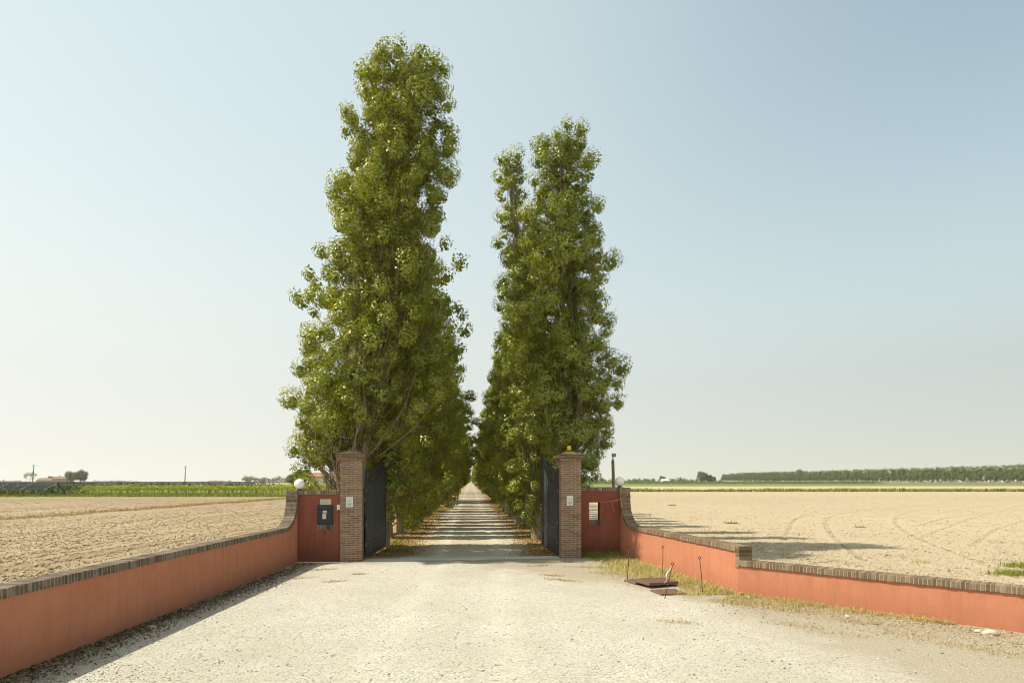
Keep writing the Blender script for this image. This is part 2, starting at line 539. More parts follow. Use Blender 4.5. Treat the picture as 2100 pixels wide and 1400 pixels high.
# ------------------------------------------------------------------ numpy helpers
def vnoise(x, y, seed=0):
    xi, yi = np.floor(x).astype(np.int64), np.floor(y).astype(np.int64)
    fx, fy = x - xi, y - yi
    fx, fy = fx * fx * (3 - 2 * fx), fy * fy * (3 - 2 * fy)

    def h(a, b):
        n = (a * 374761393 + b * 668265263 + seed * 974634211) & 0x7fffffff
        n = ((n ^ (n >> 13)) * 1274126177) & 0x7fffffff
        return ((n ^ (n >> 16)) & 0xffff) / 65535.0
    return (h(xi, yi) * (1 - fx) + h(xi + 1, yi) * fx) * (1 - fy) + (h(xi, yi + 1) * (1 - fx) + h(xi + 1, yi + 1) * fx) * fy


def fbm(x, y, octs=4, seed=0):
    s, a, t = 0, 1, 0
    for i in range(octs):
        s = s + a * vnoise(x * 2 ** i, y * 2 ** i, seed + i)
        t += a
        a *= .5
    return s / t - .5


def np_mesh(name, V, Fq, m, smooth=False):
    """V (n,3), Fq (k,c) polygons with c corners each"""
    me = bpy.data.meshes.new(name)
    me.vertices.add(len(V))
    me.vertices.foreach_set('co', np.ascontiguousarray(V, np.float32).ravel())
    k, c = Fq.shape
    me.loops.add(k * c)
    me.loops.foreach_set('vertex_index', np.ascontiguousarray(Fq, np.int32).ravel())
    me.polygons.add(k)
    me.polygons.foreach_set('loop_start', np.arange(0, k * c, c, dtype=np.int32))
    try: me.polygons.foreach_set('loop_total', np.full(k, c, np.int32))
    except Exception: pass
    if smooth: me.polygons.foreach_set('use_smooth', np.ones(k, bool))
    me.update(calc_edges=True)
    me.materials.append(m)
    return me


def unit(a):
    return a / np.maximum(np.linalg.norm(a, axis=1, keepdims=True), 1e-9)


def leaf_arrays(C, N, L, W, rng, fold=.18):
    n = len(C)
    N = unit(N)
    T = rng.normal(size=(n, 3))
    T = unit(T - N * (T * N).sum(1, keepdims=True))
    B = np.cross(N, T)
    L, W = L[:, None], W[:, None]
    V = np.empty((n, 4, 3))
    V[:, 0] = C - T * L * .5
    V[:, 1] = C + B * W * .5 + N * W * fold - T * L * .12
    V[:, 2] = C + T * L * .5
    V[:, 3] = C - B * W * .5 + N * W * fold - T * L * .12
    return V.reshape(-1, 3), np.arange(n * 4).reshape(n, 4)


def leaves(name, C, N, L, W, m, rng):
    V, Q = leaf_arrays(C, N, L, W, rng)
    return np_mesh(name, V, Q, m)


def clump_leaves(cs, cr, per, rng, out_from=None):
    """leaf centres and normals for clumps cs (k,3) with radii cr; per = leaves for a radius of 1 m, scaled by r^2"""
    cnt = np.maximum(4, (per * cr ** 2 * rng.uniform(.7, 1.3, len(cr))).astype(int))
    idx = np.repeat(np.arange(len(cr)), cnt)
    d = unit(rng.normal(size=(len(idx), 3)))
    d[:, 2] += .30
    r = cr[idx] * (.58 + .52 * rng.uniform(0, 1, len(idx)) ** .7)
    stray = rng.uniform(size=len(idx)) < .03
    r = np.where(stray, r * rng.uniform(1.1, 1.35, len(idx)), r)
    # each clump is a spray of its own: drawn out along a rising axis, flattened across it
    A = rng.normal(size=cs.shape) * .45 + np.array([0, 0, .8])
    if out_from is not None: A = A + out_from * np.array([.75, .75, .2])
    A = unit(A)[idx]
    st = rng.uniform(.95, 1.45, len(cs))[idx][:, None]
    al = (d * A).sum(1, keepdims=True)
    off = (d - A * al) * (1.12 / st ** .5) * (1.0 + .25 * al) + A * al * st
    C = cs[idx] + off * r[:, None]
    N = d * 1.0 + np.array([-.1, -.05, .3]) + rng.normal(size=d.shape) * .30
    if out_from is not None: N = N + out_from[idx] * .6
    return C, N


def tubes_np(paths, radii, n=5):
    V, Q, b = [], [], 0
    ang = np.arange(n) * 2 * PI / n
    for P, R in zip(paths, radii):
        P = np.asarray(P)
        k = len(P)
        t = unit(np.gradient(P, axis=0))
        a = np.tile(np.array([1.0, 0, 0]), (k, 1))
        a[np.abs(t[:, 0]) > .9] = (0, 1, 0)
        a = unit(a - t * (a * t).sum(1, keepdims=True))
        c = np.cross(t, a)
        ring = P[:, None, :] + (a[:, None, :] * np.cos(ang)[None, :, None] + c[:, None, :] * np.sin(ang)[None, :, None]) * np.asarray(R)[:, None, None]
        V.append(ring.reshape(-1, 3))
        i, j = np.meshgrid(np.arange(k - 1), np.arange(n), indexing='ij')
        j2 = (j + 1) % n
        q = np.stack([i * n + j, i * n + j2, (i + 1) * n + j2, (i + 1) * n + j], -1).reshape(-1, 4)
        Q.append(q + b)
        b += k * n
    return np.concatenate(V), np.concatenate(Q)


# ------------------------------------------------------------------ fastigiate poplars
def poplar(rng, Ht, axis, radius, z0, n_limb, per, leaf, r_trunk, clump=(.26, .5), leafmat='leaf', leaders=3, inner=.45, gap=.0, plume=(1.3, 2.4), nclump=9, sep=.80, clip=None, flank=0, bare_zone=None, skirt=0, lead=PI):
    """returns (trunk mesh, branches mesh, crown mesh); axis(z)->(x,y) arrays, radius(z,az)->r"""
    zt = np.linspace(0, Ht * .93, 16)
    ax, ay = axis(zt)
    wob = np.stack([fbm(zt * .35, zt * 0 + 3.1, 3, int(rng.integers(1e6))), fbm(zt * .35, zt * 0 + 9.7, 3, int(rng.integers(1e6)))], 1) * .45
    wob *= np.clip((zt - 2.5) / 4, 0, 1)[:, None]
    tp = np.stack([ax + wob[:, 0], ay + wob[:, 1], zt], 1)
    tr = r_trunk * (1 - zt / Ht) ** .9 + .015
    tr[0] *= 1.45
    tpaths, trad = [tp], [tr]
    for q in range(leaders):                              # extra stems that leave the trunk low and run up beside it
        a0 = lead + rng.uniform(-.5, .5) * PI
        zb = Ht * rng.uniform(.02, .22)
        z = np.linspace(zb, Ht * rng.uniform(.7, .92), 12)
        x, y = axis(z)
        rr = np.array([float(radius(np.array([zz]), np.array([a0]))[0]) for zz in z]) * rng.uniform(.15, .4) * np.clip((z - zb) / (Ht * .35), 0, 1) ** .9
        tpaths.append(np.stack([x + rr * np.cos(a0) + rng.normal(size=12) * .04, y + rr * np.sin(a0) + rng.normal(size=12) * .04, z], 1))
        trad.append(r_trunk * .55 * (1 - (z - zb) / (Ht - zb)) ** .9 + .012)
    TV, TQ = tubes_np(tpaths, trad, 8)
    bp, br, cc, cr, pd = [], [], [], [], []
    specs = []
    for i in range(n_limb):
        u = (i + rng.uniform()) / n_limb
        hb = z0 * .35 + (Ht * .93 - z0 * .35) * u ** 1.05
        Lz = (Ht * (.22 - .12 * u)) * rng.uniform(.6, 1.25)
        ztip = min(hb + Lz, Ht - rng.uniform(.85, 1.15))
        if hb < z0 * 1.2: ztip = max(ztip, z0 * rng.uniform(1.0, 1.6))
        az = i * 2.39996 + rng.normal() * .35
        specs.append((u, hb, ztip, az, None))
    if flank:                                            # limbs that carry the crown's outline on its two flanks
        z = z0 + .3
        while z < Ht - .9:
            for a0 in (0, PI):
                hb = max(.5, z - Ht * .15 * rng.uniform(.6, 1.1))
                specs.append((hb / Ht, hb, min(z + rng.uniform(-.2, .2), Ht - .9), a0 + rng.normal() * .22, rng.uniform(.80, .97)))
            z += flank
    for q in range(skirt):                               # short low shoots that clothe the foot of the trunk
        hb = rng.uniform(.4, 3.2)
        specs.append((hb / Ht, hb, hb + rng.uniform(.5, 1.5), PI / 2 + PI * (q % 2) + rng.normal() * .35, rng.uniform(.3, .7)))
    for u, hb, ztip, az, full in specs:
        R = max(.12, float(radius(np.array([ztip]), np.array([az]))[0]) - .16) * (full or (rng.uniform(.90, 1.02) if rng.uniform() < .68 else rng.uniform(inner, .8)))
        t = np.linspace(0, 1, 8)
        rr = R * t ** .72
        z = hb + (ztip - hb) * t ** 1.25
        x, y = axis(z)
        j = rng.normal(size=(8, 2)) * .05 * t[:, None]
        P = np.stack([x + rr * np.cos(az) + j[:, 0], y + rr * np.sin(az) + j[:, 1], z], 1)
        if bare_zone is not None and bare_zone(P[2:]).any(): continue
        bp.append(P)
        r0 = .010 + .016 * (1 - u) * Ht / 15
        br.append(r0 * (1 - .8 * t))
        Ln = np.linalg.norm(np.diff(P, axis=0), axis=1).sum()
        # the leafy plume that the limb carries: rounded on top, thinning out downwards
        if gap and rng.uniform() < gap: continue
        tip = P[-1]
        pl = rng.uniform(*plume) * (1.15 - .35 * u)
        pw = pl * rng.uniform(.27, .37)
        lowl = hb < .22 * Ht
        ncl = int(nclump * 1.7) if lowl else nclump
        for q in range(ncl):
            f = (q + rng.uniform()) / ncl                # 0 at the top, 1 at the bottom
            s = np.interp(1 - f * .55, t, np.arange(8.0))
            c0 = np.array([np.interp(1 - f * (.92 if lowl else min(.75, pl / max(Ln, .1))), t, P[:, c]) for c in range(3)])
            wd = pw * (math.sin(PI * min(1, .22 + .62 * f)) if f < .5 else 1.0 - .62 * (f - .5) / .5)
            dd = unit(rng.normal(size=(1, 3)))[0] * np.array([1, 1, .5])
            c0 = c0 + dd * wd * rng.uniform(.5, 1.0)
            cc.append(c0)
            cr.append(rng.uniform(*clump) * (1.05 - .4 * f))
            pd.append(dd)
            if q % 3 == 0:
                bp.append(np.stack([P[min(7, int(s))], (P[min(7, int(s))] + c0) / 2 + np.array([0, 0, -.06]), c0]))
                br.append(np.array([.010, .007, .004]))
    cc, cr = np.array(cc), np.array(cr)
    keep = cc[:, 2] > .45
    cc, cr, pd = cc[keep], cr[keep], np.array(pd)[keep]
    if clip is not None:
        ok = ~clip(cc)
        cc, cr, pd = cc[ok], cr[ok], pd[ok]
    # thin out: clumps stand apart, so that dark gaps and stems show between them
    order = rng.permutation(len(cc))
    sd = int(rng.integers(1e6))
    hole = fbm(cc[:, 0] * .9 + cc[:, 1] * .8 + 40, cc[:, 2] * .62, 2, sd)
    kept = []
    K = np.empty((0, 3)); KR = np.empty(0)
    for i in order:
        if hole[i] < -.30: continue
        if len(kept) and (np.linalg.norm(K - cc[i], axis=1) < sep * (KR + cr[i])).any(): continue
        kept.append(i)
        K = np.vstack([K, cc[i]]); KR = np.append(KR, cr[i])
    cc, cr, pd = cc[kept], cr[kept], pd[kept]
    C, N = clump_leaves(cc, cr, per, rng, pd)
    ln = leaf * rng.uniform(.65, 1.25, len(C))
    nh = 16  # oversized inner leaves, added to block light and darken each clump
    hi = np.repeat(np.arange(len(cc)), nh)
    hd = unit(rng.normal(size=(len(hi), 3)))
    C = np.concatenate([C, cc[hi] + hd * cr[hi][:, None] * rng.uniform(.15, .55, (len(hi), 1)) * np.array([1, 1, 1.1])])
    N = np.concatenate([N, hd + rng.normal(size=hd.shape) * .5])
    ln = np.concatenate([ln, cr[hi] * rng.uniform(.45, .75, len(hi))])
    ok = C[:, 2] > .12
    C, N, ln = C[ok], N[ok], ln[ok]
    BV, BQ = tubes_np(bp, br, 4)
    return (np_mesh('trunk', TV, TQ, M['bark'], True), np_mesh('branches', BV, BQ, M['twig'], True),
            leaves('crown', C, N, ln, ln * .86, M[leafmat], rng))


def profile(Yd, pts, base, deep=.62):
    """silhouette rows (photo row, left column, right column) at distance Yd -> axis and radius functions in the tree's own frame"""
    a = np.array(pts, float)
    z = H + (HY - a[:, 0]) * Yd / F
    xl = (a[:, 1] - CX) * Yd / F - base
    xr = (a[:, 2] - CX) * Yd / F - base
    o = np.argsort(z)
    z, xl, xr = z[o], xl[o], xr[o]
    mid, half = (xl + xr) / 2, (xr - xl) / 2
    sm = np.convolve(np.pad(mid, 2, 'edge'), np.ones(5) / 5, 'valid')

    def axis(q):
        q = np.asarray(q, float)
        m = np.interp(q, z, sm) * np.clip(q / 2.5, 0, 1)
        return m, np.zeros_like(m)

    def radius(q, az):
        c = np.cos(az)
        m = np.interp(q, z, sm) * np.clip(q / 2.5, 0, 1)
        R, Lr = np.interp(q, z, xr) - m, m - np.interp(q, z, xl)
        h = np.interp(q, z, half)
        rx, ry = np.where(c > 0, R, Lr), h * deep
        return 1 / np.sqrt((c / np.maximum(rx, .05)) ** 2 + (np.sin(az) / np.maximum(ry, .05)) ** 2)
    return z.max(), axis, radius


TREES_G = {-1: 'poplars lining the mailbox side of the avenue', 1: 'poplars lining the beacon side of the avenue'}


def place_tree(meshes, loc, label, group, rz=0.0, sc=(1, 1, 1)):
    o = empty('poplar_tree', loc, rz)
    o.scale = sc
    for nm, me in zip(('trunk', 'branches', 'crown'), meshes):
        link(nm, me, o)
    return tag(o, label, 'tree', group)


def avx(Y): return -.0694 * Y


LEFT1 = [(72, 796, 900), (84, 788, 906), (105, 764, 920), (130, 746, 930), (160, 740, 928), (200, 722, 936), (250, 698, 938), (310, 700, 934),
         (345, 692, 928), (370, 666, 928), (410, 664, 926), (440, 680, 922), (480, 678, 914), (520, 668, 914), (560, 666, 914), (600, 670, 922),
         (635, 686, 930), (655, 640, 932), (690, 612, 932), (735, 612, 932), (765, 622, 932), (830, 594, 925), (880, 594, 915), (905, 602, 900),
         (935, 584, 882), (965, 592, 862), (1000, 640, 830), (1060, 662, 806), (1100, 676, 792)]
RIGHT1 = [(238, 1126, 1170), (262, 1104, 1192), (296, 1096, 1212), (340, 1092, 1224), (400, 1084, 1222), (450, 1064, 1232), (500, 1054, 1238),
          (580, 1030, 1261), (620, 1036, 1248), (650, 1035, 1258), (700, 1045, 1262), (780, 1052, 1274), (830, 1058, 1268), (875, 1060, 1264),
          (905, 1068, 1240), (935, 1080, 1206), (960, 1088, 1186), (1010, 1098, 1176), (1070, 1106, 1168)]
RIGHT2 = [(280, 1034, 1060), (300, 1028, 1066), (340, 1026, 1071), (400, 1026, 1074), (470, 1024, 1082), (520, 1022, 1088), (560, 1026, 1096),
          (620, 1032, 1105), (680, 1036, 1112), (760, 1040, 1120), (860, 1050, 1130), (960, 1058, 1135), (1040, 1066, 1135)]

rng = np.random.default_rng(11)
Y1 = 18.6
h, ax, rad = profile(Y1, LEFT1, -4.74, .68)
place_tree(poplar(rng, h, ax, rad, 1.0, 310, 4300, .066, .20, (.20, .38), 'leaf', 5, .3, .0, (1.2, 2.4), 10, .84,
                  lambda c: ((c[:, 2] < 3.7) & (c[:, 1] < -.75)) | ((c[:, 2] < 3.45) & (c[:, 0] > .08)) | ((c[:, 2] < 2.75) & (c[:, 0] > -1.60) & (c[:, 0] < -.60)), .70,
                  lambda c: (c[:, 2] < 3.45) & (c[:, 0] > .12), 40, PI),
           (-4.74, Y1, 0), 'tallest poplar, behind the pillar beside the mailbox, crown bulging low over the globe lamp', TREES_G[-1])
Y2 = 21.0
h, ax, rad = profile(Y2, RIGHT1, 1.42, .80)
place_tree(poplar(rng, h, ax, rad, 1.0, 265, 4200, .068, .19, (.20, .37), 'leaf_b', 5, .3, .03, (1.2, 2.3), 10, .86,
                  lambda c: ((c[:, 2] < 3.7) & (c[:, 1] < -1.9)) | ((c[:, 2] < 3.5) & (c[:, 0] < -.02)), .75,
                  lambda c: (c[:, 2] < 3.5) & (c[:, 0] < -.02), 26, 0.0),
           (1.42, Y2, 0), 'broad tall poplar behind the pillar with the yellow beacon, pale stems showing through gaps', TREES_G[1])
Y3 = 24.0
h, ax, rad = profile(Y3, RIGHT2, 1.03, .8)
place_tree(poplar(rng, h, ax, rad, 1.6, 115, 3700, .070, .17, (.18, .30), 'leaf', 2, .2, 0, (1.1, 1.9), 9, .80, None, .7, None, 0, 0),
           (1.03, Y3, 0), 'slim bright green poplar with a narrow separate spire, second behind the beacon pillar', TREES_G[1])


def generic(seed, Ht, R, z0, nl, per, leaf, rt, lm, taper=.75, bare=.0, Ry=.26):
    g = np.random.default_rng(seed)

    def axis(q):
        q = np.asarray(q, float)
        return .25 * np.sin(q * .35 + seed) * np.clip(q / 4, 0, 1), .2 * np.sin(q * .3 + 2 * seed) * np.clip(q / 4, 0, 1)

    def radius(q, az):
        s = np.clip(q / Ht, 0, 1)
        base = R * np.clip(s / .1 + .45, 0, 1) * (1 - np.clip((s - .45) / .55, 0, 1) ** 1.8 * taper)
        el = 1 / np.sqrt(np.cos(az) ** 2 + (np.sin(az) * R / (Ry + .12)) ** 2)
        return base * el * (1 + .42 * fbm(az * 1.1 + 7, q * .8, 3, seed))
    return poplar(g, Ht, axis, radius, z0, nl, per, leaf, rt, (.18, .32) if leaf < .2 else (.24, .40), lm, 2, .3, bare, (1.3, 2.3), 8 if leaf < .2 else 6, .74)


mid_l = [generic(21 + i, 15.4, 3.05, .9, 160, 1700, .10, .12, 'leaf') for i in range(3)]
mid_r = [generic(31 + i, 12.4, 2.1, 1.5, 130, 1700, .10, .12, 'leaf_b') for i in range(3)]
far_l = [generic(41 + i, 15.4, 2.6, .8, 85, 300, .24, .14, 'leaf', .75, 0, 1.2) for i in range(2)]
far_r = [generic(51 + i, 12.4, 1.7, 1.0, 75, 290, .24, .14, 'leaf_b', .75, 0, 1.2) for i in range(2)]
rr = random.Random(5)
avr = math.atan(.0694)
for side, off, mids, fars, first in ((-1, -3.12, mid_l, far_l, 21.2), (1, 2.75, mid_r, far_r, 26.8)):
    Y, k = first, 0
    while Y < 620:
        st = 2.75 if Y < 70 else 5.0 if Y < 130 else 8.0
        x = avx(Y) + off + rr.uniform(-.25, .25)
        ms = mids[k % 3] if Y < 62 else fars[k % 2]
        s = rr.uniform(.93, 1.08)
        which = 'mailbox' if side < 0 else 'beacon'
        if k == 0:
            lab = ('second poplar behind the mailbox pillar, its brown trunk bare at the edge of the drive' if side < 0 else
                   'third poplar behind the beacon pillar, thin dead twigs standing out of its top')
        elif k == 1:
            lab = ('third poplar behind the mailbox pillar, leafy down to low shoots at the drive edge' if side < 0 else
                   'fourth poplar behind the beacon pillar, forked pale trunk beside the shaded drive')
        else:
            lab = 'narrow green poplar farther along the %s side of the long avenue' % which
        o = place_tree(ms, (x, Y, 0), lab, TREES_G[side], avr + (PI if rr.random() < .5 else 0) + rr.uniform(-.15, .15), (s, s, rr.uniform(.92, 1.1)))
        Y += st * rr.uniform(.76, 1.24)
        k += 1

# ------------------------------------------------------------------ setting: ground, fields, drive
def sheet(name, poly, z, m, kind='structure', label=None):
    me = bpy.data.meshes.new(name)
    me.from_pydata([(x, y, z) for x, y in poly], [], [tuple(range(len(poly)))])
    if me.polygons[0].normal.z < 0: me.flip_normals()
    me.materials.append(m)
    return tag(link(name, me), label, kind=kind)


sheet('ground', [(-4000, -60), (4000, -60), (4000, 6000), (-4000, 6000)], -.09, M['plain_land'])


def grid(name, ys, x_of, m, disp, track=None):
    """rows at ys; x_of(y) -> array of x along the row"""
    X = np.array([x_of(y) for y in ys])
    Yg = np.repeat(np.array(ys)[:, None], X.shape[1], 1)
    Z, tr = disp(X, Yg)
    V = np.stack([X, Yg, Z], -1).reshape(-1, 3)
    a, b = X.shape
    i, j = np.meshgrid(np.arange(a - 1), np.arange(b - 1), indexing='ij')
    Q = np.stack([i * b + j, i * b + j + 1, (i + 1) * b + j + 1, (i + 1) * b + j], -1).reshape(-1, 4)
    me = np_mesh(name, V, Q, m, True)
    if tr is not None:
        at = me.attributes.new('track', 'FLOAT', 'POINT')
        at.data.foreach_set('value', tr.ravel().astype(np.float32))
    return tag(link(name, me), kind='structure')


def geo(a, b, d0, g):
    out, y, d = [a], a, d0
    while y < b:
        y += d
        d = max(d0, g * abs(y))
        out.append(min(y, b))
    return out


def xl_of(y):
    xe = -6.42 if y < 17.5 else -4.72 - .0694 * y - max(0, 1 - (y - 17.5) / 3) * .55
    u = np.linspace(0, 1, 330)
    return xe - (u * .22 + u ** 2.6 * .78) * 165


def disp_l(X, Y):
    z = .04 * fbm(X * 1.5, Y * .45, 3, 3) + .014 * fbm(X * 8, Y * 6.5, 2, 9) + .014 * np.sin(X * 2 * PI / .8 + fbm(X * .3, Y * .1, 2, 2) * 4)
    z += .05 * np.exp(-((X + 31 - .02 * Y) / .7) ** 2)
    near = np.clip((-6.42 - X) / .5, 0, 1)
    return z * near + .012, None


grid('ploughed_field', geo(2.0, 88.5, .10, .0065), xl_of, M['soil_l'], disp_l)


def wall_back_x(y):
    # inner edge of the field behind the beacon-side walls
    if y >= 18.9: return avx(y) + 3.75 + min(1, max(0, (20.5 - y) / 1.6)) * .55
    if y >= 12.3: return 4.98 - (y - 12.3) * .195
    return 4.98 + (12.3 - y) * 1.02


TRACKS = [[(1607, 1110), (1608, 1090), (1613, 1071), (1645, 1052), (1750, 1038), (1925, 1025), (2150, 1014)],
          [(1770, 1150), (1714, 1106), (1690, 1084), (1683, 1066), (1712, 1054), (1800, 1044), (1960, 1032)],
          [(2090, 1186), (1990, 1145), (1881, 1106), (1826, 1075), (1816, 1062), (1846, 1051), (1960, 1034), (2120, 1022)],
          [(1880, 1106), (1905, 1094), (1995, 1062), (2110, 1031)],
          [(1330, 1072), (1400, 1068), (1500, 1060), (1580, 1052), (1640, 1048)],
          [(1620, 1068), (1650, 1058), (1760, 1045), (1930, 1031)], [(1690, 1056), (1790, 1047), (1900, 1037), (2060, 1024)],
          [(1850, 1062), (1960, 1046), (2110, 1026)], [(1870, 1080), (1940, 1062), (2120, 1040)], [(1990, 1120), (2040, 1085), (2120, 1062)]]


def smooth_path(P, n=60):
    P = np.array(P, float)
    d = np.concatenate([[0], np.cumsum(np.linalg.norm(np.diff(P, axis=0), axis=1))])
    s = np.linspace(0, d[-1], n)
    Q = np.stack([np.interp(s, d, P[:, 0]), np.interp(s, d, P[:, 1])], 1)
    for _ in range(6):
        Q[1:-1] = (Q[:-2] + 2 * Q[1:-1] + Q[2:]) / 4
    return Q


def disp_r(X, Y):
    z = .025 * fbm(X * .8, Y * .8, 3, 5) + .016 * fbm(X * 6, Y * 6, 3, 19)
    tr = np.zeros_like(X)
    for k, T in enumerate(TRACKS):
        Q = smooth_path([gp(*p) for p in smooth_path(T, 40)], 90)
        near = (X > Q[:, 0].min() - 2) & (X < Q[:, 0].max() + 2) & (Y > Q[:, 1].min() - 2) & (Y < Q[:, 1].max() + 2)
        xs, ys = X[near], Y[near]
        best = np.full(xs.shape, 9.0)
        for a, b in zip(Q[:-1], Q[1:]):
            ab = b - a
            t = np.clip(((xs - a[0]) * ab[0] + (ys - a[1]) * ab[1]) / max(ab @ ab, 1e-9), 0, 1)
            best = np.minimum(best, np.hypot(xs - a[0] - ab[0] * t, ys - a[1] - ab[1] * t))
        wd = .085 + .0022 * np.maximum(ys - 20, 0)
        g = np.exp(-(best / wd) ** 2)
        rim = np.exp(-((best - wd * 2.1) / wd) ** 2)
        z[near] += -.022 * g + .012 * rim
        tr[near] = np.maximum(tr[near], g * (.55 + .45 * vnoise(xs * 1.5, ys * 1.5, k)))
    edge = np.clip((X - wb(Y)) / .4, 0, 1)
    return z * edge + .012, tr


wb = np.vectorize(wall_back_x)


def xr_of(y):
    u = np.linspace(0, 1, 1000)
    return wall_back_x(y) + (u * .18 + u ** 2.4 * .82) * 125


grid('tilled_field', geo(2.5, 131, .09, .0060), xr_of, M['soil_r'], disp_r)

# far fields and crops, as sheets that meet at their edges
def band(name, rows, m, z):
    """rows: left-to-right photo points of the near edge, then of the far edge"""
    sheet(name, [gp(*p) for p in rows], z, m)


sheet('vine_verge_ground', [(-260, 88), (-11.2, 88), (-13.9, 128), (-260, 128)], .010, M['verge'])
sheet('far_field', [(-4.9, 130.5), (320, 130.5), (480, 300), (-12, 258)], .006, M['far_soil'])
sheet('crop_field', [(-12, 258), (480, 300), (470, 1400), (-95, 1400)], .004, M['crop'])
sheet('vineyard_ground', [(-420, 128), (-13.9, 128), (-34.5, 420), (-420, 420)], .006, M['verge'])

# drive in front of the gate, and the avenue
gpoly = [(-6.2, -40), (-6.2, 17.4), (-4.9, 17.45), (1.5, 18.2), (2.2, 18.7), (3.6, 18.9), (4.85, 12.4), (12.8, 4.6), (60, -38)]
sheet('gravel_forecourt', gpoly, .0, M['gravel'])
sheet('avenue_road', [(-5.6, 17.44), (1.9, 18.25), (2.95, 19.6), (avx(640) + 3.9, 640), (avx(640) - 4.6, 640), (-6.1, 19.6)], .004, M['drive'])

# ------------------------------------------------------------------ gate axis
TH = math.radians(7.0)
U = Vector((math.cos(TH), math.sin(TH), 0))
W_ = Vector((-math.sin(TH), math.cos(TH), 0))
PL = Vector((-4.99, 17.32, 0))                     # front corner of the mailbox-side pillar
PR = Vector((1.487, 18.12, 0))
PW = .63


def pillar(corner, label, beacon_side, zs, capz):
    c = corner + U * (PW / 2) + W_ * (PW / 2)
    o = empty('gate_pillar', (c.x, c.y, 0), TH)
    bevel(MB().box((0, 0, zs / 2 - .05), (PW, PW, zs + .1)).build('shaft', M['brick'], o), .006)
    b = MB()
    b.box((0, 0, zs + .034), (PW + .09, PW + .09, .068))
    bevel(b.build('corbel', M['brick'], o), .006)
    b = MB()
    b.box((0, 0, zs + .068 + .062), (PW + .20, PW + .20, .124))
    bevel(b.build('cap', M['brick_dark'], o), .008)
    if beacon_side:
        b = MB()                                    # lichen crust along the two edges that catch the sun
        b.box((-PW / 2 - .10 - .004, 0, zs + .125), (.008, PW + .18, .09))
        b.box((-.02, -.02, zs + .195), (PW + .19, PW + .19, .006))
        b.build('lichen_crust', M['lichen'], o)
    b = MB()
    z0 = zs + .198
    b.frustum((0, 0), (PW + .12, PW + .12), (PW - .10, PW - .10), z0 - .007, z0 + .022)
    b.frustum((0, 0), (PW - .16, PW - .16), (.17, .17), z0 + .021, z0 + .095)
    bevel(b.build('mortar_dome', M['mortar_moss'], o), .012)
    return tag(o, label, 'gate pillar', 'brick gate pillars')


pl_o = pillar(PL, 'square brick gate pillar beside the mailbox wall, with no lamp on its mossy cap', False, 2.95, 0)
pr_o = pillar(PR, 'square brick gate pillar with a yellow beacon and orange lichen on its cap', True, 2.96, 0)

# beacon
c = PR + U * (PW / 2) + W_ * (PW / 2)
o = empty('warning_beacon', (c.x, c.y, 2.96 + .198 + .105))
MB().lathe((0, 0, 0), [(.066, 0), (.066, .022), (.055, .03)], 20).build('base', M['iron'], o)
MB().lathe((0, 0, 0), [(.056, .03), (.062, .035), (.062, .145), (.056, .158), (.02, .162)], 24).build('lens', M['yellow'], o, True)
tag(o, 'small yellow flashing beacon on top of a brick gate pillar', 'beacon')


# plaques on the pillars
def plaque(corner, du, z0, z1, w, label, seed):
    p = corner + U * du - W_ * .006
    o = empty('plaque', (p.x, p.y, (z0 + z1) / 2), TH)
    h = z1 - z0
    bevel(MB().box((0, 0, 0), (w, .010, h)).build('plate', M['plaque'], o), .002)
    r = random.Random(seed)
    b = MB()                                        # pale outline emblem, two rings of short strokes
    for k in range(14):
        a = PI * k / 13
        b.box((.055 * w / .2 * math.cos(a), -.0065, .085 + .035 * math.sin(a)), (.010, .002, .004))
        b.box((.055 * w / .2 * math.cos(a), -.0065, .015 - .020 * math.sin(a)), (.012, .002, .004))
    for q, zz in enumerate((.060, .046, .012, .028)):
        x = -.06
        while x < .05:
            ww = r.uniform(.010, .028)
            b.box((x + ww / 2, -.0065, zz), (ww, .002, .0055))
            x += ww + .008
    b.build('faded_lettering', M['ink_soft'], o)
    b = MB()
    for q, (zz, half) in enumerate(((-.045, .07), (-.068, .075), (-.091, .055), (-.112, .02))):
        x = -half
        while x < half - .01:
            ww = r.uniform(.014, .034)
            b.box((x + ww / 2, -.0065, zz), (min(ww, half - x), .002, .011))
            x += ww + .007
    b.build('lettering', M['ink'], o)
    MB().lathe((0, 0, 0), [(.005, 0), (.005, .003)], 10).build('screw', M['iron'], o).matrix_local = Matrix.Translation((0, -.004, h / 2 - .014)) @ Matrix.Rotation(PI / 2, 4, 'X')
    return tag(o, label, 'plaque', 'white plaques on the gate pillars')


plaque(PL, .275, 1.585, 1.885, .20, 'white printed plaque screwed to the brick pillar next to the mailbox', 1)
plaque(PR, .275, 1.60, 1.895, .20, 'white printed plaque screwed to the brick pillar under the yellow beacon', 2)


# ------------------------------------------------------------------ walls
def brick_run(mb, P0, P1, z, w, hgt, pitch, side, rz, r, over=.0):
    """rowlock bricks laid side by side from P0 to P1 (tops at z + hgt), w long across the wall"""
    d = (P1 - P0)
    n = max(1, int(round(d.length / pitch)))
    d = d / n
    for i in range(n):
        c = P0 + d * (i + .5)
        mb.box((c.x + side.x * r.uniform(-.006, .006), c.y + side.y * r.uniform(-.006, .006), z + hgt / 2 + r.uniform(-.003, .004)),
               (d.length - .011, w + r.uniform(-.006, .006), hgt + r.uniform(-.004, .004)), rz + r.uniform(-.012, .012))


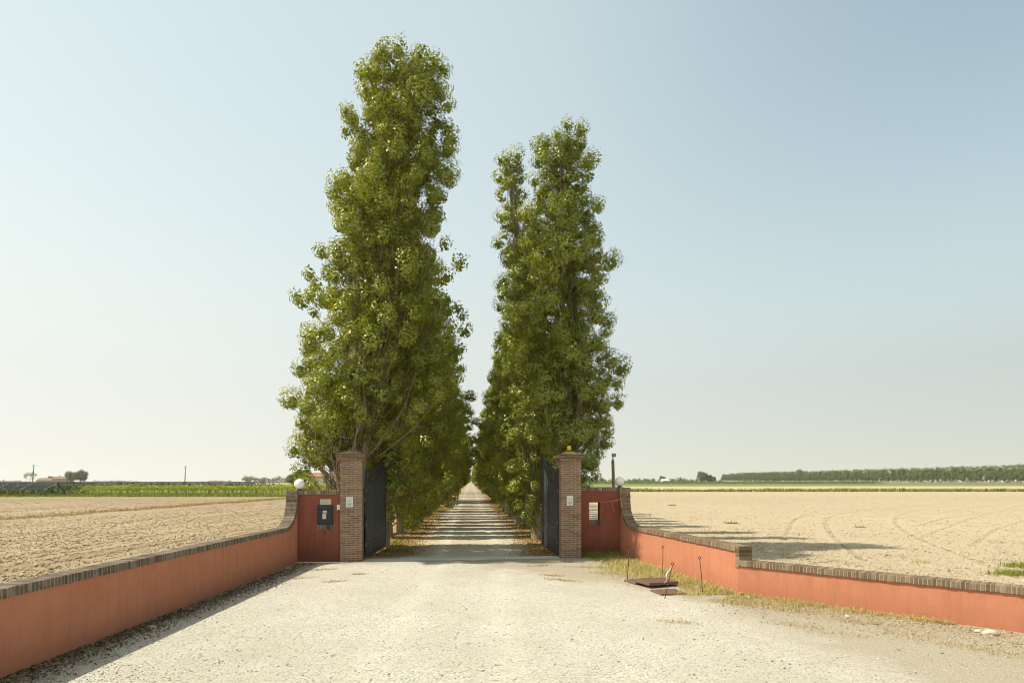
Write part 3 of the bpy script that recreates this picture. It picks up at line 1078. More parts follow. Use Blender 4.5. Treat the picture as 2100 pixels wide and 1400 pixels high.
def panel(name, A, B, thick, back, h, hole, label, mat):
    """upright rendered wall from A to B (front line), with a rectangular opening hole=(u0,u1,z0,z1)"""
    o = empty(name, ((A.x + B.x) / 2, (A.y + B.y) / 2, 0))
    L = (B - A).length
    d = (B - A) / L
    n = Vector((-d.y, d.x, 0)) * back               # pointing away from the viewer
    loc = Vector(o.location)
    us, zs = [0, hole[0], hole[1], L], [-.15, hole[2], hole[3], h]
    b = MB()

    def P(u, z, k):
        q = A + d * u + n * thick * k - loc
        return (q.x, q.y, z)
    for i in range(3):
        for j in range(3):
            if (i, j) == (1, 1): continue
            for k in (0, 1):
                b.poly([P(us[i], zs[j], k), P(us[i + 1], zs[j], k), P(us[i + 1], zs[j + 1], k), P(us[i], zs[j + 1], k)])
    for (ua, ub), (za, zb) in (((0, 0), (0, 3)), ((3, 3), (0, 3)), ((0, 3), (0, 0)), ((0, 3), (3, 3)), ((1, 1), (1, 2)), ((2, 2), (1, 2)), ((1, 2), (1, 1)), ((1, 2), (2, 2))):
        b.poly([P(us[ua], zs[za], 0), P(us[ub], zs[zb if ua != ub else za], 0), P(us[ub], zs[zb], 1), P(us[ua], zs[za if ua != ub else zb], 1)] if ua != ub else
               [P(us[ua], zs[za], 0), P(us[ua], zs[zb], 0), P(us[ua], zs[zb], 1), P(us[ua], zs[za], 1)])
    b.build('rendered_wall', mat, o, fix=False)
    r = random.Random(hash(label) % 999 if False else len(label))
    b = MB()
    rz = math.atan2(d.y, d.x)
    mid = n * (thick / 2)
    brick_run(b, A + mid - loc, B + mid - loc, h + .003, thick + .05, .118, .073, n, rz, r)
    bevel(b.build('brick_coping', M['cope_old_shaded'], o), .006, 1)
    b = MB()
    c = (A + B) / 2 + mid - loc
    b.box((c.x, c.y, h + .055), (L - .02, thick + .040, .108), rz)
    b.build('coping_mortar', M['mortar'], o)
    b = MB()                                        # brick sill under the opening, standing 3 cm proud
    s0, s1 = hole[0] - .01, hole[1] + .06
    q0, q1 = A + d * s0 + n * .06 - loc, A + d * s1 + n * .06 - loc
    brick_run(b, q0, q1, hole[2] - .150, .19, .148, .074, n, rz, r)
    bevel(b.build('brick_sill', M['cope_old_shaded'], o), .005, 1)
    return tag(o, label, 'wall'), d, n


LA, LB = Vector((-6.17, 17.225, 0)), Vector((-4.985, 17.372, 0))
ldir = (LB - LA).normalized()
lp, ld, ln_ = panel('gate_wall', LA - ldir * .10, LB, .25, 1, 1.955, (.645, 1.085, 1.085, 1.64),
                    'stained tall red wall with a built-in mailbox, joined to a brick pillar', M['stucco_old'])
RA, RB = Vector((2.10, 18.72, 0)), Vector((3.55, 18.91, 0))
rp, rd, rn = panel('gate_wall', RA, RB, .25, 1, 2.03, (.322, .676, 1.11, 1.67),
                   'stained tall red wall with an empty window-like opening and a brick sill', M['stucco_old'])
rp.location.z = 0


def low_wall(A, B, outward, thick, curve, zend, label, s_end_pier=False, mat='stucco', cope='cope', pitch=.078, top_flat=None):
    """rendered garden wall from A towards B (inner face on the line AB); curve = [(s, z)] of the top of the render"""
    o = empty('garden_wall', ((A.x + B.x) / 2, (A.y + B.y) / 2, 0))
    loc = Vector(o.location)
    d = (B - A).normalized()
    L = (B - A).length
    n = outward
    b = MB()
    k = len(curve)
    for side in (0, 1):
        for i in range(k - 1):
            (s0, z0), (s1, z1) = curve[i], curve[i + 1]
            if abs(s1 - s0) < 1e-6: continue
            P = [A + d * s0 + n * thick * side - loc, A + d * s1 + n * thick * side - loc]
            b.poly([(P[0].x, P[0].y, -.15), (P[1].x, P[1].y, -.15), (P[1].x, P[1].y, z1), (P[0].x, P[0].y, z0)])
    for i in range(k - 1):
        (s0, z0), (s1, z1) = curve[i], curve[i + 1]
        a0, a1 = A + d * s0 - loc, A + d * s1 - loc
        b.poly([(a0.x, a0.y, z0), (a1.x, a1.y, z1), (a1.x + n.x * thick, a1.y + n.y * thick, z1), (a0.x + n.x * thick, a0.y + n.y * thick, z0)])
    for s, z in (curve[0], curve[-1]):
        a = A + d * s - loc
        b.poly([(a.x, a.y, -.15), (a.x + n.x * thick, a.y + n.y * thick, -.15), (a.x + n.x * thick, a.y + n.y * thick, z), (a.x, a.y, z)])
    b.build('rendered_wall', M[mat], o, fix=False)
    # coping bricks follow the curve
    C = np.array(curve[:-2] if s_end_pier else curve)
    seg = np.concatenate([[0], np.cumsum(np.hypot(np.diff(C[:, 0]), np.diff(C[:, 1])))])
    nb = int(seg[-1] / pitch)
    r = random.Random(len(label))
    b, mo = MB(), MB()
    hgt = .118
    pr = []
    for i in range(nb):
        s = (i + .5) / nb * seg[-1]
        p = np.array([np.interp(s, seg, C[:, q]) for q in (0, 1)])
        e = .03
        t = np.array([np.interp(min(s + e, seg[-1]), seg, C[:, q]) - np.interp(max(s - e, 0), seg, C[:, q]) for q in (0, 1)])
        t /= np.hypot(*t)
        nn = np.array([-t[1], t[0]])
        if nn[1] < 0 or (abs(nn[1]) < .3 and nn[0] < 0): nn = -nn
        T3 = d * t[0] + Vector((0, 0, t[1]))
        N3 = d * nn[0] + Vector((0, 0, nn[1]))
        c = A + d * p[0] + Vector((0, 0, p[1])) + n * (thick / 2) + N3 * (hgt / 2 + .003 + r.uniform(-.003, .004)) - loc
        c += n * r.uniform(-.006, .006)
        Mx = Matrix((T3, n, N3)).transposed()
        b.box(c, (pitch - .011, thick + .068, hgt), M=Mx)
        mo.box(c - N3 * .003, (pitch + .004, thick + .058, hgt - .008), M=Mx)
    bevel(b.build('brick_coping', M[cope], o), .006, 1)
    mo.build('coping_mortar', M['mortar'], o)
    if s_end_pier:
        b = MB()
        e = A + d * (L - .062) + n * (thick / 2) - loc
        rz = math.atan2(n.y, n.x)
        for q in range(6):
            b.box((e.x, e.y, zend - .29 + q * .076), (thick + .05, .135, .066), rz)
        bevel(b.build('brick_end_stack', M[cope], o), .006, 1)
        m2 = MB().box((e.x, e.y, zend - .10), (thick + .03, .115, .43), rz)
        m2.build('stack_mortar', M['mortar'], o)
    return tag(o, label, 'wall')


def wing(top, s_v, r, zc, L, flat, stack=False):
    pts = [(s_v, top)]
    for i in range(0, 15):
        a = PI / 2 * i / 14
        pts.append((s_v + r * (1 - math.cos(a)), zc - r * math.sin(a)))
    pts[-1] = (pts[-1][0], flat)
    pts.append((L, flat))
    if stack: pts += [(L, flat - .31), (L + .13, flat - .31)]
    return pts


A, B = Vector((-6.165, 17.215, 0)), Vector((-5.93, 1.0, 0))
dL = (B - A).normalized()
nL = Vector((dL.y, -dL.x, 0))
if nL.x > 0: nL = -nL
low_wall(A, B, nL, .25, wing(2.07, .06, .90, 1.86, (B - A).length, .955), 0,
         'long low red wall in shade with dark brick coping, running along the ploughed field', cope='cope_old_shaded', pitch=.062)
A, B = Vector((3.425, 18.90, 0)), Vector((4.71, 12.35, 0))
dR = (B - A).normalized()
nR = Vector((-dR.y, dR.x, 0))
if nR.x < 0: nR = -nR
low_wall(A, B, nR, .25, wing(2.14, .02, .92, 1.80, (B - A).length - .13, .872, True), .87,
         'sunlit low orange-red wall sweeping up to the tall wall, ending in a brick stack', True, pitch=.062)
A2 = B + Vector((.0, .0, 0))
B2 = Vector((12.6, 4.58, 0))
d2 = (B2 - A2).normalized()
n2 = Vector((-d2.y, d2.x, 0))
if n2.x < 0: n2 = -n2
low_wall(A2 - d2 * .03, B2, n2, .25, [(0, .585), ((B2 - A2).length, .575)], 0,
         'lower sunlit orange-red wall with tan brick coping, slanting out past the pale rock', pitch=.064)

# ------------------------------------------------------------------ mailbox and small things on the walls
o = empty('mailbox', tuple(LA + ld * .765 - ln_ * .0 + Vector((0, 0, 1.3625))), math.atan2(ld.y, ld.x))
bevel(MB().box((0, .04, 0), (.434, .17, .549)).build('body', M['box'], o), .008)
bevel(MB().box((0, -.052, -.055), (.36, .014, .40)).build('door', M['iron'], o), .004)
b = MB()
b.prism([(-.185, -.045, .155), (-.185, -.085, .165), (-.185, -.075, .245), (-.185, -.045, .25)], (.37, 0, 0))
bevel(b.build('slot_flap', M['box'], o), .004)
b = MB()
b.box((-.005, -.0605, .105), (.115, .003, .045)); b.box((-.005, -.0605, .068), (.115, .003, .020))
st = b.build('name_sticker', M['paper'], o)
b = MB()
b.box((-.02, -.0605, -.035), (.105, .003, .155))
b.build('notice_sticker', M['paper'], o)
b = MB()
for q in range(9):
    b.box((-.02 + random.uniform(-.012, .012), -.0625, .028 - q * .014), (random.uniform(.05, .08), .0015, .004))
b.build('sticker_lettering', M['ink_soft'], o)
MB().lathe((0, 0, 0), [(.010, 0), (.010, .008)], 12).build('lock', M['shade'], o).matrix_local = Matrix.Translation((.10, -.058, -.02)) @ Matrix.Rotation(PI / 2, 4, 'X')
tag(o, 'black metal mailbox with white stickers set into the tall red wall', 'mailbox')

p = LA + ld * .775 - ln_ * .014
o = empty('name_plate', (p.x, p.y, 1.735), math.atan2(ld.y, ld.x))
bevel(MB().box((0, 0, 0), (.315, .024, .165)).build('plate', M['stone_plate'], o), .004)
b = MB()
for q, zz in enumerate((.04, 0, -.042)):
    x = -.12 + .02 * q
    while x < .10:
        ww = random.uniform(.012, .03)
        b.box((x + ww / 2, -.0125, zz), (ww, .002, .012))
        x += ww + .009
b.build('worn_lettering', m_plain('worn_letters', (.42, .37, .28), .8, .1), o)
tag(o, 'cream stone name plate with worn lettering above the black mailbox', 'plaque')

p = LA + ld * 1.135 - ln_ * .020
o = empty('intercom', (p.x, p.y, 1.58), math.atan2(ld.y, ld.x))
bevel(MB().box((0, 0, 0), (.085, .04, .15)).build('case', M['plaque'], o), .006)
MB().lathe((0, 0, 0), [(.012, 0), (.012, .006)], 12).build('button', M['ink_soft'], o).matrix_local = Matrix.Translation((-.01, -.02, -.03)) @ Matrix.Rotation(PI / 2, 4, 'X')
tag(o, 'small white intercom box on the red wall tight against the brick pillar', 'intercom')

p = LA + ld * .75 - ln_ * .02
o = empty('wall_tap', (p.x, p.y, .845), math.atan2(ld.y, ld.x))
MB().lathe((0, 0, 0), [(.03, 0), (.034, .01), (.028, .03), (.012, .036)], 16).build('rose', M['iron'], o).matrix_local = Matrix.Translation((0, .02, 0)) @ Matrix.Rotation(PI / 2, 4, 'X')
MB().tube([(0, 0, 0), (0, -.035, .0), (0, -.05, -.02), (0, -.05, -.035)], .011, 8).build('spout', M['iron'], o)
tag(o, 'small dark tap on the stained red wall below the mailbox sill', 'tap')


def globe(x, y, zb, r, label):
    o = empty('globe_lamp', (x, y, zb))
    MB().lathe((0, 0, 0), [(.075, 0), (.075, .018), (.05, .026), (.045, .045)], 20).build('base', M['iron'], o)
    prof = [(max(.0005, r * math.sin(PI * i / 26)), .03 + r - r * math.cos(PI * i / 26)) for i in range(2, 27)]
    MB().lathe((0, 0, 0), prof, 40).build('globe', M['opal'], o, True)
    return tag(o, label, 'lamp', 'white globe lamps on the wall ends')


globe(-6.16, 17.32, 2.076, .148, 'white globe lamp on the shaded wall end beside the mailbox')
globe(3.42, 18.98, 2.150, .148, 'white globe lamp on the wall end above the tied red cord')

# conduit and cord on the beacon side
b = MB()
b.tube([(3.40, 18.77, 2.16), (3.405, 18.77, 1.9), (3.425, 18.74, 1.65), (3.45, 18.70, 1.40)], [.018, .018, .017, .015], 8)
tag(b.build('wooden_stake', M['pale_wood']), 'thin pale stake leaning upright under the globe lamp, cord tied to it', 'stake')
o = empty('red_cord', (2.85, 18.8, 1.6))
L0 = Vector(o.location)


def ctube(mb, P, r):
    mb.tube([Vector(p) - L0 for p in P], r, 6)


q = lambda px, py, Y=18.72: pt(px, py, Y)
b = MB()
ctube(b, [q(1232, 1030.5), q(1240, 1029.5), q(1250, 1027.5), q(1262, 1025), q(1272, 1022), (3.50, 18.62, 1.86), (3.66, 18.56, 1.98)], .010)
b.build('main_strand', M['cord'], o, True)
b = MB()
ctube(b, [q(1243, 1028), q(1247, 1031), q(1248.5, 1034), q(1246.5, 1035.5), q(1246, 1034)], .007)
b.build('loose_loop', M['cord'], o, True)
b = MB()
ctube(b, [q(1254, 1027), q(1256.5, 1035), q(1258, 1042), q(1261, 1050)], .008)
b.build('loose_end', M['cord'], o, True)
b = MB()
ctube(b, [q(1240, 1030), q(1236.5, 1037), q(1233, 1045), q(1231.5, 1051)], .006)
b.build('loose_end', M['cord'], o, True)
b = MB()
ctube(b, [q(1258, 1029), q(1264, 1027.5), q(1269, 1023), q(1273, 1023)], .007)
b.build('knot', M['cord'], o, True)
tag(o, 'red cord strung from the wall opening to the stake, loose ends hanging', 'cord')

# floodlight pole in the field
o = empty('floodlight_pole', (4.16, 24.2, 0))
MB().tube([(0, 0, -.2), (-.02, 0, 1.4), (-.055, 0, 2.5), (-.075, 0, 3.19)], [.075, .07, .064, .06], 12).build('post', M['wood'], o, True)
b = MB()
b.box((-.075, -.03, 3.27), (.05, .03, .17)); b.box((-.10, -.06, 3.21), (.03, .05, .03))
b.build('bracket', m_plain('pale_bracket', (.62, .60, .56), .5, .3), o)
fl = bevel(MB().box((-.05, -.10, 3.385), (.17, .07, .14)).build('lamp_head', M['iron'], o), .008)
MB().box((-.05, -.138, 3.385), (.135, .004, .10)).build('glass', M['lens'], fl)
tag(o, 'wooden pole with a small floodlight standing in the field behind the tall wall', 'light pole')


# ------------------------------------------------------------------ gate leaves
def gate_leaf(hx, hy, ex, ey, z_h, z_e, label, face):
    L = math.hypot(ex - hx, ey - hy)
    o = empty('gate_leaf', (hx, hy, 0), math.atan2(ey - hy, ex - hx))
    zb = .08

    def top(u, a, b_, k=1.75):
        return a + (b_ - a) * (u / L) ** k
    N = 22
    us = [L * i / N for i in range(N + 1)]
    t0, t1, t2 = (z_h, z_e), (z_h - .20, z_e - .14), (z_h - .50, z_e - .38)
    # frame
    b = MB()
    b.box((.025, 0, (zb + z_h) / 2), (.05, .05, z_h - zb))
    b.box((L - .025, 0, (zb + z_e) / 2), (.05, .05, z_e - zb))
    b.box((L / 2, 0, zb + .03), (L - .1, .046, .06))
    bevel(b.build('frame', M['iron'], o), .004)
    b = MB()
    for a in (t0, t1, t2):
        b.tube([(u, 0, top(u, *a) - .02) for u in us], .021 if a is t0 else .017, 6)
    b.build('curved_rails', M['iron'], o)
    b = MB()
    for zz in (.62, .74, .90):
        b.box((L / 2, 0, zz), (L - .1, .05, .035))
    bevel(b.build('cross_rails', M['iron'], o), .004)
    # sheet below the lowest curved rail
    b = MB()
    P = [(.05, 0, zb + .06)] + [(L - .05, 0, zb + .06)] + [(max(.05, min(L - .05, u)), 0, top(u, *t2) - .03) for u in reversed(us)]
    for i in range(N):
        u0, u1 = max(.05, us[i]), min(L - .05, us[i + 1])
        b.quad_box([(u0, -.006, zb + .06), (u1, -.006, zb + .06), (u1, .006, zb + .06), (u0, .006, zb + .06),
                    (u0, -.006, top(u0, *t2) - .03), (u1, -.006, top(u1, *t2) - .03), (u1, .006, top(u1, *t2) - .03), (u0, .006, top(u0, *t2) - .03)])
    b.build('sheet_panel', M['sheet'], o)
    b = MB()                                         # vertical seams on the sheet, both sides
    for k in range(1, 9):
        u = L * k / 9
        for s in (-1, 1):
            b.box((u, s * .011, (.93 + top(u, *t2) - .05) / 2), (.022, .008, top(u, *t2) - .05 - .93))
            b.box((u, s * .011, (zb + .07 + .60) / 2), (.022, .008, .60 - zb - .07))
    b.build('seam_strips', M['sheet'], o)
    b = MB()                                         # bars between the curved rails
    for k in range(1, 24):
        u = L * k / 24
        b.tube([(u, 0, top(u, *t2) - .02), (u, 0, top(u, *t0) - .03)], .0095, 5)
    b.build('infill_bars', M['iron'], o)
    b = MB()                                         # small scrolls in the lower band
    for k in range(12):
        u = .2 + (L - .4) * k / 11
        b.tube([(u + .045 * (1 - .08 * j) * math.cos(j * .62), 0, .68 + .042 * (1 - .08 * j) * math.sin(j * .62)) for j in range(11)], .006, 5)
    b.build('scrolls', M['iron'], o)
    b = MB()
    for zz in (.45, 1.05, 2.05):
        b.box((-.03, 0, zz), (.09, .04, .05))
        b.tube([(.0, .0, zz - .06), (0, 0, zz + .06)], .022, 8)
    b.build('hinges', M['rust_dark'], o)
    return tag(o, label, 'gate leaf', 'open metal gate leaves')


gate_leaf(-4.33, 17.72, -4.37, 20.62, 2.66, 3.22, 'black sheet metal gate leaf swung open against the shaded brick pillar', 1)
gate_leaf(1.415, 18.45, 1.075, 21.30, 2.72, 3.32, 'dark blue-grey sheet metal gate leaf hinged to the pillar with the beacon', -1)

# concrete sill across the gateway
b = MB()
s0, s1 = PL + U * (PW + .01) + W_ * .06, PR - U * .01 + W_ * .06
b.prism([(s0.x, s0.y, -.05), (s1.x, s1.y, -.05), (s1.x + W_.x * .5, s1.y + W_.y * .5, -.05), (s0.x + W_.x * .5, s0.y + W_.y * .5, -.05)], (0, 0, .062))
tag(bevel(b.build('gate_sill', M['concrete']), .008), 'pale concrete threshold strip across the gateway between the pillars', 'threshold')

# ------------------------------------------------------------------ iron rods, covers, rock
def rod(base, top, label, plastic=False, lean_y=0.0):
    bx, by = gp(*base)
    s = by / F
    dx, dz = (top[0] - base[0]) * s, (base[1] - top[1]) * s
    o = empty('iron_rod', (bx, by, 0))
    b = MB()
    b.tube([(0, 0, -.1), (dx * .5 + .006, lean_y * .5, dz * .5), (dx, lean_y, dz)], .0085, 7)
    b.build('shaft', M['rust'], o, True)
    b = MB()
    b.tube([(dx + .026 * math.sin(a), lean_y + .004, dz + .027 - .027 * math.cos(a)) for a in [2 * PI * k / 12 for k in range(13)]], .0075, 6, False)
    b.build('eye_loop', M['rust'], o, True)
    return tag(o, label, 'iron rod', 'rusty iron rods stuck in the ground'), (bx + dx, by + lean_y, dz)


rod((1286, 1189), (1290.5, 1123), 'rusty eyed rod at the corner of the iron covers, standing before the wall corner', lean_y=.03)
rod((1358.4, 1181), (1359.4, 1123), 'straight rusty eyed rod in the grass closest to the sunlit wall', lean_y=.0)
_, tip = rod((1361, 1227), (1380.5, 1159), 'tilted rusty eyed rod by the grate, with torn clear plastic hanging from it', lean_y=.05)
rod((1441.4, 1216), (1435.4, 1146), 'lone rusty eyed rod in the dry grass beyond the iron grate', lean_y=.02)
r = np.random.default_rng(3)
P = []
nn = 12
for i in range(nn):
    t = i / (nn - 1)
    w = .012 + .022 * math.sin(PI * t)
    cx = tip[0] - .02 - .15 * t + .02 * math.sin(9 * t)
    cy = tip[1] + .01 + .03 * math.sin(6 * t)
    cz = tip[2] - .02 - .34 * t
    P += [(cx - w * .5, cy + .03 * math.sin(7 * t), cz), (cx, cy - .02, cz + .01), (cx + w * .5, cy + .025 * math.cos(5 * t), cz)]
b = MB()
b.v = P
for i in range(nn - 1):
    for k in (0, 1):
        b.f.append((i * 3 + k, i * 3 + k + 1, (i + 1) * 3 + k + 1, (i + 1) * 3 + k))
o = b.build('plastic_strip', M['plastic'], None, True, fix=False)
o.modifiers.new('thickness', 'SOLIDIFY').thickness = .003
tag(o, 'torn strip of clear plastic hanging from the tilted iron rod', 'plastic strip')


def slab(name, c, size, rz, z, label, tilt=(0, 0), grate=False):
    o = empty(name, (c[0], c[1], z), rz)
    o.rotation_euler = (tilt[0], tilt[1], rz)
    L, Wd, hh = size
    if not grate:
        bevel(MB().box((0, 0, hh / 2), (L, Wd, hh)).build('plate', M['rust_dark'], o), .006)
        b = MB()
        nx, ny = int(L / .06), int(Wd / .06)
        for i in range(nx):
            for j in range(ny):
                b.box((-L / 2 + .03 + (L - .06) * (i + .5) / nx, -Wd / 2 + .03 + (Wd - .06) * (j + .5) / ny, hh + .003), (.035, .010, .006), .8 if (i + j) % 2 else -.8)
        b.build('tread_pattern', M['rust_dark'], o)
    else:
        b = MB()
        for s in (-1, 1):
            b.box((0, s * (Wd / 2 - .015), hh / 2), (L, .03, hh))
            b.box((s * (L / 2 - .015), 0, hh / 2), (.03, Wd - .06, hh))
        b.build('rim', M['rust_dark'], o)
        b = MB()
        for k in range(18):
            b.box((-L / 2 + .03 + (L - .06) * (k + .5) / 18, 0, hh / 2), (.014, Wd - .06, hh * .9))
        b.build('grating', M['rust_dark'], o)
        MB().box((0, 0, .004), (L - .02, Wd - .02, .008)).build('dark_base', M['rust'], o)
    return tag(o, label, 'drain cover', 'iron covers by the grass')


def box_from(p0, p1, p2, z):
    a, b_, c_ = (Vector(gp(*p, z)) for p in (p0, p1, p2))
    return a, b_, c_


slab('drain_cover', (3.05, 13.83), (.74, .50, .05), math.radians(20), .004, 'rusty ribbed iron cover lying half under the other cover', (0.0, -.015))
slab('drain_cover', (3.24, 13.42), (.80, .55, .065), math.radians(24), .055, 'rusty iron cover lying on top of the other, by the tilted rod', (.012, .02))
slab('drain_cover', (3.27, 12.52), (.56, .52, .03), math.radians(12), .004, 'flat slotted iron grate set in the ground in front of the stacked covers', grate=True)


def rock(name, c, s, seed, label, m='rock'):
    g = np.random.default_rng(seed)
    import bmesh
    bm = bmesh.new()
    bmesh.ops.create_icosphere(bm, subdivisions=3, radius=1)
    for v in bm.verts:
        d = v.co.normalized()
        k = 1 + .5 * float(fbm(np.array([d.x * 1.6 + 5]), np.array([d.y * 1.6 + d.z * 2.1 + seed]), 3, seed)[0])
        v.co = Vector((d.x * k * s[0], d.y * k * s[1], max(-.25 * s[2], d.z * k * s[2])))
    me = bpy.data.meshes.new(name)
    bm.to_mesh(me)
    bm.free()
    me.materials.append(M[m])
    return tag(link(name, me, None, (c[0], c[1], s[2] * .2)), label, 'stone')


rock('rock', gp(2031, 1301), (.115, .09, .07), 4, 'pale rounded rock lying at the foot of the slanting wall')
rock('rock', gp(2008, 1295), (.06, .055, .035), 9, 'small pale stone next to the pale rounded rock')
rock('rock', gp(590, 1166), (.10, .06, .04), 5, 'white stone chip in the shadow at the corner by the mailbox wall')
rock('rock', gp(311, 1286), (.09, .05, .03), 6, 'white flat stone among dead leaves along the shaded wall')
rock('rock', gp(1430, 1206), (.06, .05, .04), 7, 'white pebble in the dry grass between iron grate and wall')
rock('rock', gp(1535, 1226), (.055, .05, .035), 8, 'pale stone at the joint of the two sunlit walls')
rock('rock', gp(1739, 1264), (.05, .04, .03), 10, 'grey stone lying near the foot of the slanting wall, in gravel')


# ------------------------------------------------------------------ scatter: stones, clods, litter, grass
OCT = np.array([(1, 0, 0), (0, 1, 0), (-1, 0, 0), (0, -1, 0), (0, 0, 1), (0, 0, -1)], float)
OCF = np.array([(0, 1, 4), (1, 2, 4), (2, 3, 4), (3, 0, 4), (1, 0, 5), (2, 1, 5), (3, 2, 5), (0, 3, 5)])


def lumps(name, X, Y, S, m, rng, flat=.6, z=0.0, label=None):
    n = len(X)
    V = OCT[None] * S[:, None, None] * (1 + rng.uniform(-.35, .35, (n, 6, 1)))
    V[:, :, 2] *= flat
    a = rng.uniform(0, 2 * PI, n)
    ca, sa = np.cos(a)[:, None], np.sin(a)[:, None]
    x, y = V[:, :, 0] * ca - V[:, :, 1] * sa, V[:, :, 0] * sa + V[:, :, 1] * ca
    V = np.stack([x + X[:, None], y + Y[:, None], V[:, :, 2] + z + S[:, None] * flat * .35], -1).reshape(-1, 3)
    Q = (OCF[None] + (np.arange(n) * 6)[:, None, None]).reshape(-1, 3)
    return tag(link(name, np_mesh(name, V, Q, m)), label, kind='stuff')


def screen_pts(n, y0, y1, rng, x0=-60, x1=2160):
    """ground points spread evenly over the view between photo rows (denser close by)"""
    px, py = rng.uniform(x0, x1, n), rng.uniform(y0, y1, n)
    Y = F * H / (py - HY)
    return (px - CX) * Y / F, Y


def in_court(X, Y):
    ok = (X > -6.05) & (Y < 17.25 + (X + 6) * .12)
    seg = np.where(Y > 12.35, X < 3.42 + (18.9 - Y) * .196, X < 4.70 + (12.35 - Y) * 1.008)
    return ok & seg


rng = np.random.default_rng(77)
X, Y = screen_pts(60000, 1160, 1420, rng)
k = in_court(X, Y)
X, Y = X[k], Y[k]
wd = np.minimum((4.71 - X) * .7093 + (12.35 - Y) * .7049, (3.42 - X) * .981 + (18.9 - Y) * .192)
k = (wd > 1.3) | (rng.uniform(size=len(X)) < .3)
X, Y = X[k], Y[k]
lumps('gravel_stones', X, Y, rng.gamma(2.4, .0024, len(X)).clip(.0025, .022), M['stones'], rng, .65, 0, 'loose pale gravel stones over the forecourt')

n = 15000
t = rng.uniform(0, 11, n)
w_ = np.abs(rng.normal(0, .75, n))
X, Y = 4.71 + t * .7049 - w_ * .7093, 12.35 - t * .7093 - w_ * .7049
k = in_court(X, Y)
lumps('verge_grit', X[k], Y[k], rng.gamma(2.2, .0042, k.sum()).clip(.004, .035), M['clod'], rng, .6, 0, 'brown grit and crumbs of soil along the slanting wall')

# clods on the ploughed field and on the tilled field
X, Y = screen_pts(110000, 1022, 1230, rng, -900, 700)
k = (X < -6.6) & (Y < 87) & (X > -150) & (X < -5.2 - .0694 * Y)
X, Y = X[k], Y[k]
dens = fbm(X * .25, Y * .08, 3, 4) + rng.uniform(-.45, .45, len(X))
k = dens > -.12
X, Y = X[k], Y[k]
lumps('soil_clods', X, Y, (rng.gamma(2.0, .0075, len(X)) + .00045 * Y).clip(.005, .08), M['clod'], rng, .75, .012, 'brown soil clods over the ploughed field')
X, Y = screen_pts(52000, 1016, 1230, rng, 1200, 2150)
k = X > wb(Y) + .15
X, Y = X[k], Y[k]
lumps('pale_soil_clods', X, Y, (rng.gamma(2.0, .006, len(X)) + .00032 * Y).clip(.004, .07), M['clod_r'], rng, .7, .010, 'pale soil clods over the tilled field')


def flat_leaves(name, X, Y, s, m, rng, z=.008, label=None):
    n = len(X)
    C = np.stack([X, Y, z + rng.uniform(0, .02, n)], 1)
    N = np.array([0, 0, 1.0]) + rng.normal(size=(n, 3)) * .45
    return tag(link(name, leaves(name, C, N, s, s * .6, m, rng)), label, kind='stuff')


# dead leaves along the shaded wall
n = 9000
Y = 17.0 - rng.uniform(0, 1, n) ** .8 * 15
X = -6.03 + np.abs(rng.normal(0, .30, n)) * (1 + .4 * fbm(Y * .8, Y * 0, 3, 8))
k = in_court(X, Y)
flat_leaves('leaf_litter', X[k], Y[k], rng.uniform(.02, .06, k.sum()), M['litter'], rng, label='dark dead leaves drifted along the shaded low wall')
n = 34000
Y = 18.6 + rng.uniform(0, 1, n) ** 1.6 * 60
sd = rng.choice([-1, 1], n)
X = avx(Y) + sd * (2.55 + rng.normal(0, .5, n))
flat_leaves('golden_leaf_litter', X, Y, rng.uniform(.03, .08, n), M['litter_gold'], rng, .012, 'golden dead leaves under the avenue trees')


def blades(name, X, Y, hgt, m, rng, label, z=0.0, lean=.5, w=.006, kind='stuff', link_it=True):
    n = len(X)
    a = rng.uniform(0, 2 * PI, n)
    l = hgt * rng.uniform(.1, lean, n)
    dx, dy = np.cos(a), np.sin(a)
    ww = (w * rng.uniform(.6, 1.4, n) * np.clip(Y / 14, .6, 40))[:, None]
    px, py = -dy[:, None] * ww, dx[:, None] * ww
    base = np.stack([X, Y, np.full(n, z)], 1)
    mid = base + np.stack([dx * l * .35, dy * l * .35, hgt * .6], 1)
    tip = base + np.stack([dx * l, dy * l, hgt], 1)
    off = np.concatenate([px, py, np.zeros((n, 1))], 1)
    V = np.stack([base - off, base + off, mid + off * .7, mid - off * .7, tip + off * .1, tip - off * .1], 1).reshape(-1, 3)
    i = (np.arange(n) * 6)[:, None]
    Q = np.concatenate([i + np.array([[0, 1, 2, 3]]), i + np.array([[3, 2, 4, 5]])])
    me = np_mesh(name, V, Q, m)
    return tag(link(name, me), label, kind=kind)


def patch(n, cx, cy, rx, ry, rz, rng):
    a, r = rng.uniform(0, 2 * PI, n), np.sqrt(rng.uniform(0, 1, n)) * (1 + .3 * rng.normal(size=n))
    x, y = rx * r * np.cos(a), ry * r * np.sin(a)
    return cx + x * math.cos(rz) - y * math.sin(rz), cy + x * math.sin(rz) + y * math.cos(rz)


# green and straw grass along the foot of the beacon-side walls
def wall_band(n, t0, t1, wid, rng):
    """points along the foot of the first sunlit wall (t in metres from its far end), wid metres deep"""
    t = rng.uniform(t0, t1, n)
    A_, d_ = np.array([3.425, 18.85]), np.array([dR.x, dR.y])
    nin = np.array([-nR.x, -nR.y])
    w = np.abs(rng.normal(0, .45, n)) * wid(t)
    Pq = A_[None] + t[:, None] * d_[None] + nin[None] * (.03 + w[:, None])
    return Pq[:, 0], Pq[:, 1]


